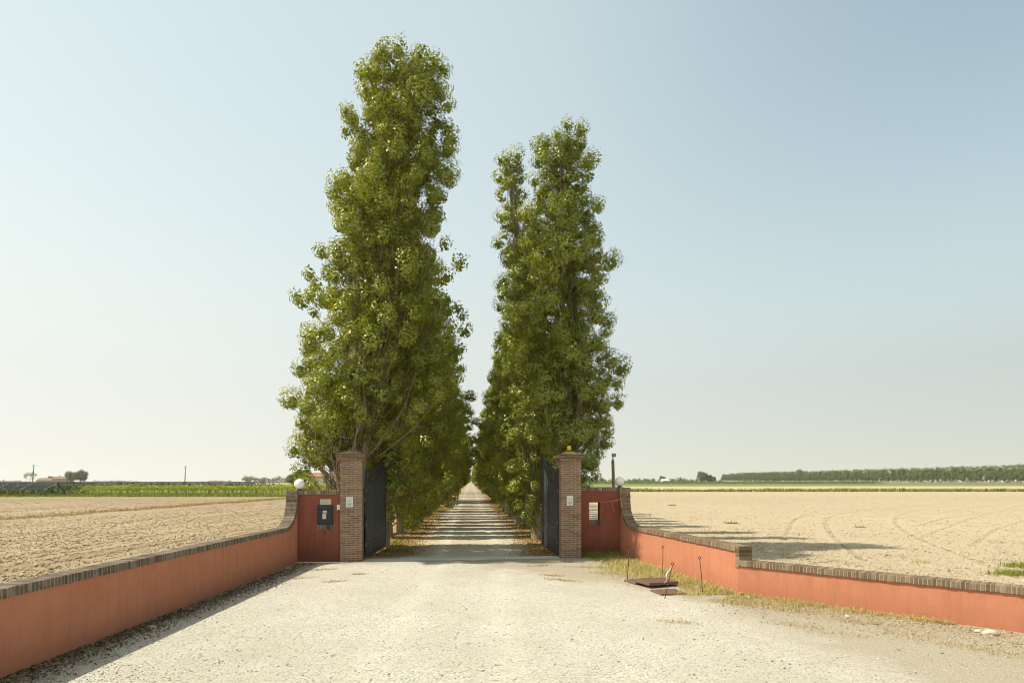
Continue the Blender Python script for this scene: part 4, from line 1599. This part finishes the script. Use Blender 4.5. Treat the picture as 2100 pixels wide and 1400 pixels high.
X, Y = wall_band(30000, .0, 6.6, lambda t: .55 + .95 * np.clip(t / 2.5, 0, 1) * (1 - .35 * np.clip((t - 5) / 2, 0, 1)), rng)
keep = (fbm(X * 1.8, Y * 1.8, 3, 6) + rng.uniform(-.3, .3, len(X))) > -.18
X, Y = X[keep], Y[keep]
ok = ~((np.abs(X - 3.2) < .48) & (np.abs(Y - 13.4) < .75))
X, Y = X[ok], Y[ok]
blades('grass', X, Y, rng.gamma(3, .017, len(X)).clip(.015, .16), M['grass'], rng, 'yellowing grass growing along the sunlit wall', lean=1.9, w=.005)
# greener tuft at the foot of the tall wall
n = 6500
X = rng.uniform(1.95, 3.45, n)
Y = 18.62 + (X - 2.1) * .13 - np.abs(rng.normal(0, .38, n)) * (.25 + .75 * np.clip((X - 1.9) / 1.2, 0, 1))
blades('green_grass', X, Y, rng.gamma(4, .020, n).clip(.03, .22), M['grass_green'], rng, 'green grass growing at the foot of the tall wall with the opening', lean=.9)
n = 9000
t = rng.uniform(0, 1, n) ** 1.6 * 3.6
w_ = .03 + np.abs(rng.normal(0, .34, n)) * (1 - t / 4.5)
X, Y = 4.71 + t * .7049 - w_ * .7093, 12.35 - t * .7093 - w_ * .7049
keep = (fbm(X * 2.2, Y * 2.2, 3, 16) + rng.uniform(-.3, .3, n)) > -.1
blades('straw_grass', X[keep], Y[keep], rng.gamma(3, .013, keep.sum()).clip(.01, .12), M['grass'], rng, 'straw coloured grass at the joint of the two sunlit walls', lean=2.0, w=.005)
# dry patches in the gravel
XS, YS = [], []
for (px, py, rx, ry, rz, cnt) in ((1158, 1190, .55, .16, -.5, 500), (1135, 1180, .3, .12, -.4, 260), (1390, 1276, .38, .14, -.35, 420), (1540, 1238, .75, .26, -.45, 2600), (1620, 1250, .7, .22, -.6, 1200),
                              (1470, 1212, .7, .3, -.8, 2200), (1640, 1283, .5, .14, -.5, 420), (1765, 1276, .5, .18, -.6, 520), (1850, 1300, .6, .2, -.6, 700), (1730, 1300, .5, .15, -.6, 380), (1980, 1325, .7, .22, -.7, 800),
                              (2080, 1345, .6, .2, -.7, 600), (685, 1192, .3, .1, .5, 260), (738, 1177, .25, .08, .3, 200), (655, 1168, .5, .13, .4, 500), (620, 1185, .35, .12, .6, 260),
                              (1105, 1160, .35, .1, .1, 240), (1215, 1163, .7, .14, -.15, 600), (1150, 1152, .4, .08, 0, 300), (1250, 1176, .55, .15, -.3, 600)):
    gx, gy = gp(px, py)
    x, y = patch(int(cnt * .5), gx, gy, rx, ry, rz, rng)
    XS.append(x); YS.append(y)
X, Y = np.concatenate(XS), np.concatenate(YS)
k = in_court(X, Y)
X, Y = X[k], Y[k]
blades('dry_grass', X, Y, rng.gamma(3, .010, len(X)).clip(.01, .09), M['drygrass'], rng, 'dry straw tufts dotted over the gravel', lean=1.6)
# dry strip across the ploughed field
n = 16000
Y = 9 + rng.uniform(0, 1, n) ** .9 * 80
X = -31 + .02 * Y + rng.normal(0, .28, n) + fbm(Y * .25, Y * 0, 3, 3) * .8
blades('dry_field_strip', X, Y, rng.gamma(3, .05, n).clip(.04, .35), M['drygrass'], rng, 'line of dry grass left across the ploughed field', lean=1.2, w=.008)
# green ditch strip between the tilled field and the far field
n = 30000
X = rng.uniform(-3, 240, n)
Y = 131 + rng.normal(0, 1.1, n) + .02 * X
blades('ditch_grass', X, Y, rng.gamma(5, .075, n).clip(.1, .8) * (.7 + .9 * np.clip(fbm(X * .12, Y * .1, 3, 5) + .4, 0, 1)), M['grass_green'], rng, 'strip of green ditch grass between two bare fields', w=.012, lean=.7)
# verge before the vineyard
n = 26000
X = rng.uniform(-95, -10, n)
Y = 89 + rng.uniform(-1.2, 7, n)
blades('vine_verge_grass', X, Y, rng.gamma(4, .05, n).clip(.05, .5), M['grass_green'], rng, 'bright grass strip at the edge of the vineyard', w=.012, lean=.8)
# weeds on the tilled field
XS, YS = [], []
for (px, py, rr_, cnt) in ((1500, 1074, .35, 110), (1378, 1037, .4, 90), (2098, 1180, .55, 1300), (2108, 1163, .6, 900), (2040, 1178, .35, 90), (1885, 1155, .25, 40), (1765, 1082, .25, 50)):
    gx, gy = gp(px, py)
    x, y = patch(cnt, gx, gy, rr_, rr_ * .6, 0, rng)
    XS.append(x); YS.append(y)
X, Y = np.concatenate(XS), np.concatenate(YS)
k = X > wb(Y) + .2
X, Y = X[k], Y[k]
blades('field_weeds', X, Y, rng.gamma(4, .022, len(X)).clip(.03, .22), M['grass_green'], rng, 'green weeds in patches on the tilled field', .012, lean=.9)
# grass tufts and low shoots along the avenue rows
n = 9000
Y = 19.5 + rng.uniform(0, 1, n) ** 1.7 * 50
sd = rng.choice([-1, 1], n)
X = avx(Y) + sd * (2.75 + rng.normal(0, .3, n))
k = fbm(X * .6, Y * .6, 3, 12) > .02
blades('avenue_grass', X[k], Y[k], rng.gamma(3, .03, k.sum()).clip(.03, .22), M['grass_green'], rng, 'short green grass between the avenue trunks', .006, lean=1.0)


# ------------------------------------------------------------------ background: crowns, houses, vineyard, wood
def round_tree(seed, Ht, R, zc0, nc, per, leaf, rt, m, sparse=0.0):
    g = np.random.default_rng(seed)
    d = unit(g.normal(size=(nc, 3)))
    rr_ = g.uniform(.35, 1, nc) ** .5
    zc, hz = (Ht + zc0) / 2, (Ht - zc0) / 2
    C0 = d * rr_[:, None] * np.array([R, R, hz]) * .85 + np.array([0, 0, zc])
    k = np.ones(nc, bool) if not sparse else g.uniform(size=nc) > sparse
    C0 = C0[k]
    cr = g.uniform(.20, .36, len(C0)) * R
    C, N = clump_leaves(C0, cr, per / (R * R) * 3, g)
    l = leaf * g.uniform(.6, 1.3, len(C))
    paths, radii = [np.array([(0, 0, -.2), (0.05 * R, 0, zc0), (0, .04 * R, zc)])], [np.array([rt, rt * .8, rt * .4])]
    for q in range(0, len(C0), 3):
        paths.append(np.array([(0, 0, zc0 * .8), tuple(C0[q] * np.array([.45, .45, .8])), tuple(C0[q])]))
        radii.append(np.array([rt * .4, rt * .22, rt * .08]))
    V, Q = tubes_np(paths, radii, 5)
    return np_mesh('trunk', V, Q, M['bark'], True), leaves('crown', C, N, l, l * .85, M[m], g)


def put_round(name, ms, loc, label, group=None, rz=0.0, sc=(1, 1, 1), cat='tree'):
    o = empty(name, loc, rz)
    o.scale = sc
    link('trunk', ms[0], o)
    link('crown', ms[1], o)
    return tag(o, label, cat, group)


def at(px, Y):
    return ((px - CX) * Y / F, Y, -.05)


# farmhouse with trees on the ploughed side
def gable(o, x0, x1, y0, y1, ze, zr, wall, roof, along='x', over=.4):
    b = MB()
    ym = (y0 + y1) / 2
    b.prism([(x0, y0, -.3), (x0, y1, -.3), (x0, y1, ze), (x0, ym, zr - .12), (x0, y0, ze)], (x1 - x0, 0, 0))
    b.build('wall', wall, o)
    b = MB()
    for s, ye in ((-1, y0 - over), (1, y1 + over)):
        zl = ze - .1
        b.quad_box([(x0 - over, ye, zl), (x1 + over, ye, zl), (x1 + over, ym, zr), (x0 - over, ym, zr),
                    (x0 - over, ye, zl + .22), (x1 + over, ye, zl + .22), (x1 + over, ym, zr + .22), (x0 - over, ym, zr + .22)])
    return b.build('roof', roof, o)


Yh = 610
k_ = Yh / F
o = empty('farmhouse', ((107 - CX) * k_, Yh, 0))
gable(o, -16.5, .0, 0, 11, 3.0, 5.4, M['pink_wall'], M['tiles_old'])
rf = gable(o, .4, 14.5, -1, 11, 4.6, 7.0, M['pink_wall'], M['tiles_old'])
MB().box((4, 5, 7.3), (.9, .9, 1.5)).build('chimney', M['pink_wall'], rf)
for x in (-13, -9, -5, 3, 7, 11):
    b = MB().box((x, -.03 if x < 0 else -1.03, 1.6 if x < 0 else 2.0), (1.2, .06, 1.4))
    b.build('window', M['pane'], o)
tag(o, 'low pink farmhouse with two faded tiled roofs far beyond the netted vines', 'farmhouse')
big1 = round_tree(61, 11.5, 5.4, 2.2, 46, 800, .55, .35, 'leaf_hazed')
big2 = round_tree(62, 12, 6.2, 2.0, 55, 900, .55, .38, 'leaf_hazed')
sp = round_tree(63, 11.5, 6.0, 2.5, 26, 420, .5, .25, 'leaf_hazed', .35)
dk = round_tree(64, 7.6, 2.1, .6, 34, 700, .4, .2, 'leaf_far')
put_round('broadleaf_tree', big1, at(146, 600), 'rounded pale green tree touching the end of the far farmhouse roof')
put_round('broadleaf_tree', big2, at(165, 600), 'wide rounded tree standing free beside the far farmhouse, away from its roof')
put_round('broadleaf_tree', sp, at(61, 600), 'thin see-through tree behind the leaning utility pole')
put_round('conifer_tree', dk, at(102, 640), 'dark conical tree rising behind the lower farmhouse roof', 'two dark trees behind the farmhouse')
put_round('conifer_tree', dk, at(108.5, 640), 'dark conical tree between the two farmhouse roofs', 'two dark trees behind the farmhouse', 1.5, (.9, .9, .95))


def utility_pole(px, top, base_px, Y, label):
    x = (base_px - CX) * Y / F
    zt = H + (HY - top) * Y / F
    dx = (px - base_px) * Y / F
    o = empty('utility_pole', (x, Y, 0))
    MB().tube([(0, 0, -.3), (dx * .5, 0, zt * .5), (dx, 0, zt)], [.17, .14, .10], 10).build('mast', M['shade'], o, True)
    b = MB()
    b.box((dx, 0, zt - .55), (.9, .10, .10))
    for s in (-.4, 0, .4):
        b.lathe((dx + s, 0, zt - .5), [(.05, 0), (.07, .06), (.03, .2)], 8)
    b.build('cross_arm', M['shade'], o)
    return tag(o, label, 'utility pole', 'utility poles behind the vineyard')


utility_pole(69.5, 951, 66, 185, 'slightly leaning grey utility pole near the netted vines and farmhouse')
utility_pole(380.5, 955, 378.5, 190, 'straight grey utility pole standing alone behind the long vine rows')

# house behind the mailbox-side pillar
Yh = 200
k_ = Yh / F
o = empty('house', ((663 - CX) * k_, Yh, 0))
rf = gable(o, -4.4, 12.0, 0, 8, 3.75, 5.0, M['render_wall'], M['tiles'], over=.5)
MB().box((0, -.03, .5), (8.6, .05, .9)).build('plinth_band', m_plain('pink_plinth', (.55, .40, .31), .9), o)
for x in (-4.0, -2.25, .35, 3.0, 5.6, 8.2):
    f = MB().box((x, -.03, 2.05), (1.22 if x > -4 else .5, .06, .62)).build('window', M['render_wall'], o)
    MB().box((x, -.064, 2.05), (1.0 if x > -4 else .35, .012, .46)).build('pane', M['pane'], f)
tag(o, 'cream house with a red tiled roof and small windows, seen under low poplar branches', 'house')
yt = round_tree(66, 5.0, 1.1, 2.6, 14, 330, .22, .06, 'leaf')
put_round('young_tree', yt, at(668, 150), 'young thin tree staked in front of the cream house')
b = MB()
xs = at(664.5, 150)[0]
b.tube([(xs, 150, -.2), (xs, 150, 7.2)], [.09, .06], 8)
tag(b.build('wooden_post', M['wood']), 'tall thin post beside the young tree in front of the cream house', 'post')
hz = round_tree(67, 6.2, 3.0, .8, 40, 800, .4, .2, 'leaf_hazed')
put_round('broadleaf_tree', hz, at(622, 205), 'dark bushy tree next to the cream house, behind the globe lamp')
put_round('broadleaf_tree', hz, at(606, 220), 'bluish green bushy tree beyond the vines, above the shaded wall end', None, 2.1, (1.0, 1.0, .8))


# vineyard: young rows in front, netted rows behind
def vine_row(y, x0, x1, zlo, zhi, m, n, leaf, posts, label, group, slope=0.0, wid=.35, hang=0.0, seed=0):
    g = np.random.default_rng(seed + int(y * 7))
    o = empty('vine_row', ((x0 + x1) / 2, y, 0))
    cx = (x0 + x1) / 2
    nx = int((x1 - x0) / .55)
    xs = np.linspace(x0, x1, nx) + g.normal(0, .12, nx)
    top = zhi + g.normal(0, .11, nx)
    idx = np.repeat(np.arange(nx), max(4, n // nx))
    C = np.stack([xs[idx] + g.normal(0, .26, len(idx)) - cx, slope * (xs[idx] - cx) + g.normal(0, wid, len(idx)),
                  zlo + (top[idx] - zlo) * g.uniform(0, 1, len(idx)) ** .75], 1)
    N = g.normal(size=C.shape) + np.array([0, -.2, .7])
    l = leaf * g.uniform(.6, 1.3, len(C))
    link('foliage', leaves('foliage', C, N, l, l * .9, m, g), o)
    sm = MB().tube([(0, 0, -.1), (.02, 0, zlo + .35)], [.05, .035], 5).mesh('vine_stem', M['wood'])
    for x in np.arange(x0, x1, posts):
        x += g.normal(0, .08)
        link('vine_stem', sm, o, (x - cx, slope * (x - cx), 0), g.uniform(0, 6))
    return tag(o, label, 'vine row', group)


GV = 'young vine rows in front of the nets'
vine_row(93.0, -66, -24, .75, 1.58, M['vine_young'], 7000, .17, 1.05, 'foremost row of young yellow-green vines on thin stems', GV, seed=1, slope=.03)
vine_row(97.0, -66, -22, .80, 1.60, M['vine_young'], 5000, .18, 1.3, 'second row of young yellow-green vines, just behind the foremost', GV, seed=2, slope=.03)
vine_row(101.5, -68, -22, .8, 1.55, M['vine'], 3600, .2, 1.6, 'third row of young vines, darker, close before the netted rows', GV, seed=3, slope=.03)
GN = 'dark vine rows under hail nets'
for q in range(4):
    vine_row(91.5 + q * 3.0 + (14 if q > 1 else 0), -150 if q < 2 else -175, -66.5 if q < 2 else -45, .35, 1.55 if q < 2 else 2.0, M['vine'] if q < 2 else M['vine_dark'], 6500, .22, 3.0,
             ('dark green vine row under the near end of the grey net' if q == 0 else 'dark green vine row behind the near netted row' if q == 1 else
              'long dark vine row under the flat net behind the young vines' if q == 2 else 'rearmost dark vine row below the long net roof'), GN, seed=10 + q)


def net(y0, y1, x0, x1, z, bays, label, drape_y=None, end_drop=False):
    o = empty('hail_net', ((x0 + x1) / 2, y0, 0))
    cx = (x0 + x1) / 2
    b = MB()
    nb = bays
    xs = [x0 + (x1 - x0) * i / nb - cx for i in range(nb + 1)]
    sag = .10
    for i in range(nb):
        for h_ in range(2):
            xa, xb = xs[i] + (xs[i + 1] - xs[i]) * h_ / 2, xs[i] + (xs[i + 1] - xs[i]) * (h_ + 1) / 2
            za, zb_ = (z, z - sag) if h_ == 0 else (z - sag, z)
            b.poly([(xa, 0, za), (xb, 0, zb_), (xb, y1 - y0, zb_), (xa, y1 - y0, za)])
            if drape_y is not None:
                sh = .9
                b.poly([(xa - sh, drape_y, .98), (xb - sh, drape_y, .98), (xb, 0, zb_), (xa, 0, za)])
    b.build('net_cloth', M['net'], o, fix=False)
    b = MB()
    for i in range(nb + 1):
        b.tube([(xs[i], .05, -.1), (xs[i], .05, z + .06)], .045, 6)
        if drape_y is not None:
            b.tube([(xs[i] - .9, drape_y, .98), (xs[i], 0, z)], .022, 5)
    b.tube([(xs[0], .02, z + .01), (xs[-1], .02, z + .01)], .03, 5)
    b.build('post_frame', M['shade'], o)
    if end_drop:
        b = MB()
        b.tube([(xs[-1], 0, z + .03), (xs[-1] + 1.4, -.1, .05)], [.14, .10], 6)
        b.build('gathered_net_end', M['iron'], o)
        b = MB()
        b.tube([(xs[-1] - 1.9, drape_y or 0, .98), (xs[-1] + .2, -.1, .85), (xs[-1] + 1.3, -.1, .1)], [.03, .06, .08], 6)
        b.build('bottom_cable', M['iron'], o)
    return tag(o, label, 'hail net', 'hail nets over the vineyard')


net(91.0, 101, -150, -69.2, 2.10, 22, 'grey hail net draped in sloping folds over the vines, dark gathered end', -1.6, True)
net(106, 128, -230, -45.5, 2.18, 45, 'long flat dark hail net roof stretched behind the young vine rows', -.6)

# distant tree line on the mailbox side, end of the avenue, and small bushes on the beacon side
def treeline(name, spans, Y, hmin, hmax, leaf, m, seed, label, n_per=26, step=5.0):
    g = np.random.default_rng(seed)
    Cs, Rs = [], []
    for px0, px1, hs in spans:
        x0, x1 = (px0 - CX) * Y / F, (px1 - CX) * Y / F
        x = x0
        while x < x1:
            hh = g.uniform(hmin, hmax) * hs
            for _ in range(4):
                Cs.append((x + g.normal(0, step * .3), Y + g.normal(0, 5), hh * g.uniform(.25, .8)))
                Rs.append(hh * g.uniform(.18, .34))
            x += step * g.uniform(.5, 1.4)
    C, N = clump_leaves(np.array(Cs), np.array(Rs), n_per / (np.mean(Rs) ** 2), g)
    C[:, 2] = np.abs(C[:, 2])
    l = leaf * g.uniform(.6, 1.3, len(C))
    return tag(link(name, leaves(name, C, N, l, l * .9, M[m], g)), label, kind='stuff')


treeline('distant_treeline', [(-60, 55, .7), (200, 275, .6), (425, 470, .6), (500, 640, 1.5)], 900, 4, 6.5, 1.1, 'leaf_hazed', 5, 'hazy line of far trees on the horizon behind the vineyard')
treeline('horizon_bushes', [(1188, 1480, .8), (1290, 1345, .9), (1375, 1400, 1.1), (1405, 1425, .9)], 1000, 4, 8, 1.2, 'leaf_hazed', 6, 'hazy far bushes along the horizon behind the green crop')
treeline('avenue_end_trees', [(930, 1000, 1.0)], 760, 6, 12, 1.0, 'leaf_hazed', 7, 'hazy trees closing the far end of the avenue')
f1 = round_tree(71, 13, 6, 1.5, 44, 700, .9, .4, 'leaf_hazed')
f2 = round_tree(72, 10, 5, 1.0, 40, 700, .9, .35, 'leaf_hazed')
for px, sc, ms, lab in ((1204, .8, f1, 'round far tree on the horizon just past the beacon pillar'), (1213, .55, f2, 'small bush-like far tree next to the round one past the beacon pillar'),
                        (1235, .62, f2, 'small far tree on the horizon just before the floodlight pole'),
                        (1440, 1.25, f1, 'largest hazy round tree on the horizon short of the poplar wood'), (1453, 1.1, f2, 'hazy tree beside the largest round tree, on its poplar wood side'),
                        (1462, .85, f2, 'lower hazy tree at the end of the far group, closest to the poplar wood'), (1358, .75, f1, 'thin hazy tree at the end of the far white shed')):
    put_round('far_tree', ms, at(px, 880), lab, 'far trees along the horizon', px * .7, (sc, sc, sc))
o = empty('white_shed', at(1366, 860))
gable(o, -5.2, 4.6, 0, 10, 3.2, 5.6, M['white_wall'], M['white_wall'])
tag(o, 'small white shed far off on the horizon beyond the crop', 'shed')
# maize strip
X = rng.uniform(14, 295, 16000)
Y = 455 + rng.uniform(0, 26, 16000) + .05 * X
C = np.stack([X, Y, rng.uniform(.1, 2.1, len(X))], 1)
l = .7 * rng.uniform(.6, 1.4, len(X))
tag(link('maize_strip', leaves('maize_strip', C, rng.normal(size=C.shape) + np.array([0, -.3, .6]), l, l * .6, M['leaf_far'], rng)), 'dark strip of tall maize at the back of the green crop', kind='stuff')

# ------------------------------------------------------------------ poplar wood on the horizon
wp = [round_tree(81 + i, 18.5, 3.6, 2.0, 40, 460, .85, .22, 'leaf_far') for i in range(4)]
rw = random.Random(9)
E0, E1 = Vector((560, 590)), Vector((462, 1310))
nw = 120
for i in range(nw):
    t = i / (nw - 1)
    p = E0.lerp(E1, t ** 1.15)
    s = rw.uniform(.86, 1.10)
    put_round('wood_poplar', wp[i % 4], (p.x + rw.uniform(-1, 1), p.y + rw.uniform(-1, 1), -.05), 'green plantation poplar in the front row of the far wood',
              'front row of the far poplar wood', rw.uniform(0, 6.28), (s, s, s))
sheet('wood_floor', [(E0.x - 3, E0.y - 15), (E0.x + 70, E0.y - 15), (E1.x + 70, E1.y + 15), (E1.x - 3, E1.y + 15)], .012, M['wood_floor'])  # dark sheet standing in for the shade under the trees
# the mass of the wood behind its front row
g = np.random.default_rng(90)
CC, RR_ = [], []
for row in range(1, 7):
    for i in range(90):
        t = (i + g.uniform(-.2, .2)) / 89
        p = E0.lerp(E1, max(0, t) ** 1.15)
        hgt = 18.5 + row * .5 + 4.0 * max(0, .35 - t)
        bx, by = p.x + row * 8 + g.normal(0, 1), p.y + g.normal(0, 1.5)
        if row > 3:
            for _ in range(3):
                CC.append((bx + g.normal(0, 3), by + g.normal(0, 3), g.uniform(.8, 4.5)))
                RR_.append(g.uniform(.9, 1.6))
        for _ in range(9):
            d = unit(g.normal(size=(1, 3)))[0]
            CC.append((bx + d[0] * 3, by + d[1] * 3, hgt * .6 + d[2] * hgt * .36))
            RR_.append(g.uniform(.9, 1.7))
C, N = clump_leaves(np.array(CC), np.array(RR_), 9, g)
l = 1.0 * g.uniform(.6, 1.3, len(C))
tag(link('poplar_woodland', leaves('poplar_woodland', C, N, l, l * .9, M['leaf_far'], g)), 'dense poplar wood behind its front row, far across the bare field', kind='stuff')
for px, Y, lab in ((1577, 1130, 'single taller tree poking out of the thin end of the far poplar wood'), (1625, 1060, 'bushy taller tree above the far poplar wood, with a broad top')):
    put_round('taller_wood_tree', f1, ((px - CX) * Y / F + 12, Y, 8.0 if False else -.05), lab, 'taller trees in the far wood', px, (1, 1, 1.75 if px > 1600 else 1.55))

# ------------------------------------------------------------------ summer haze over the plain
b = MB().box((0, 1150, 22), (4400, 2500, 48))
hm = bpy.data.materials.new('haze')
hm.use_nodes = True
hm.node_tree.nodes.clear()
ho = hm.node_tree.nodes.new('ShaderNodeOutputMaterial')
hv = hm.node_tree.nodes.new('ShaderNodeVolumePrincipled')
hv.inputs['Color'].default_value = (.93, .94, .92, 1)
hv.inputs['Density'].default_value = .00011
hv.inputs['Anisotropy'].default_value = .35
hm.node_tree.links.new(hv.outputs[0], ho.inputs['Volume'])
tag(b.build('haze', hm), kind='stuff')

# ------------------------------------------------------------------ light, sky, camera
SUN = Vector((.76, .03, -1.0))
el = math.atan2(1.0, math.hypot(.76, .03))
li = bpy.data.lights.new('sun', 'SUN')
li.energy, li.angle, li.color = 4.2, math.radians(.53), (1.0, .945, .84)
so = bpy.data.objects.new('sun', li)
COL.objects.link(so)
so.rotation_euler = SUN.to_track_quat('-Z', 'Y').to_euler()
so.location = (-30, 10, 40)

w = bpy.data.worlds.new('World')
SC.world = w
w.use_nodes = True
k = NT.__new__(NT)
k.t = w.node_tree
sky = k.n('ShaderNodeTexSky')
sky.sky_type = 'NISHITA'
sky.sun_disc = False
sky.sun_elevation = el
sky.sun_rotation = math.radians(-92.3)
sky.air_density, sky.dust_density, sky.ozone_density = 1.0, 1.0, 1.0
# summer haze: the clear-sky colour whitens, and brightens towards the horizon
EXPO = .38
gain = 2 ** EXPO * .15
dirv = k.n('ShaderNodeTexCoord').outputs['Generated']
xyz = k.n('ShaderNodeSeparateXYZ', Vector=dirv)
up = k.math('MAXIMUM', xyz.outputs[2], 0.0)
low = k.math('SUBTRACT', 1.0, up)
side = k.n('ShaderNodeMapRange', Value=xyz.outputs[0])
side.inputs['From Min'].default_value, side.inputs['From Max'].default_value = -.65, .65
C_ = lambda *c: tuple(v / gain for v in c)
clear = k.mix(1.0, sky.outputs[0], tuple(c * 1.19 / 2 ** EXPO for c in (1.77, 1.56, 1.08)), 'MULTIPLY')
sh = k.n('ShaderNodeMapRange', Value=xyz.outputs[0], interpolation_type='SMOOTHSTEP')
sh.inputs['From Min'].default_value, sh.inputs['From Max'].default_value = .62, -.12
sh.inputs['To Min'].default_value, sh.inputs['To Max'].default_value = 0, .60
clear = k.mix(sh.outputs[0], clear, C_(.73, .83, .84))
pale = k.mix(side.outputs[0], C_(.83, .90, .88), C_(.50, .61, .665))
mid = k.mix(k.math('MINIMUM', k.math('MULTIPLY', k.math('POWER', low, 3.0), 1.7), 1.0), clear, pale)
cream = k.mix(side.outputs[0], C_(.95, .915, .815), C_(.74, .75, .615))
x = k.n('ShaderNodeMix', data_type='RGBA', blend_type='MIX')
k.set(x.inputs[0], k.math('POWER', low, 5.5)); k.set(x.inputs[6], mid); k.set(x.inputs[7], cream)
bg = w.node_tree.nodes['Background']
w.node_tree.links.new(x.outputs[2], bg.inputs[0])
bg.inputs[1].default_value = .15

cam = bpy.data.cameras.new('camera')
co = bpy.data.objects.new('camera', cam)
COL.objects.link(co)
co.location = (0, 0, H)
co.rotation_euler = (PI / 2, 0, 0)
cam.sensor_width = 36
cam.lens = F / 2100 * 36
cam.shift_y = (HY - 700) / 2100
cam.clip_start, cam.clip_end = .1, 9000
SC.camera = co
SC.view_settings.view_transform = 'Standard'
SC.view_settings.look = 'None'
SC.view_settings.exposure = EXPO
SC.view_settings.gamma = 1
SC.cycles.filter_width = 1.0
SC.cycles.use_denoising = True
SC.cycles.volume_bounces = 1
SC.cycles.max_bounces = 8
SC.cycles.transparent_max_bounces = 12
SC.render.resolution_x, SC.render.resolution_y = 1024, 682
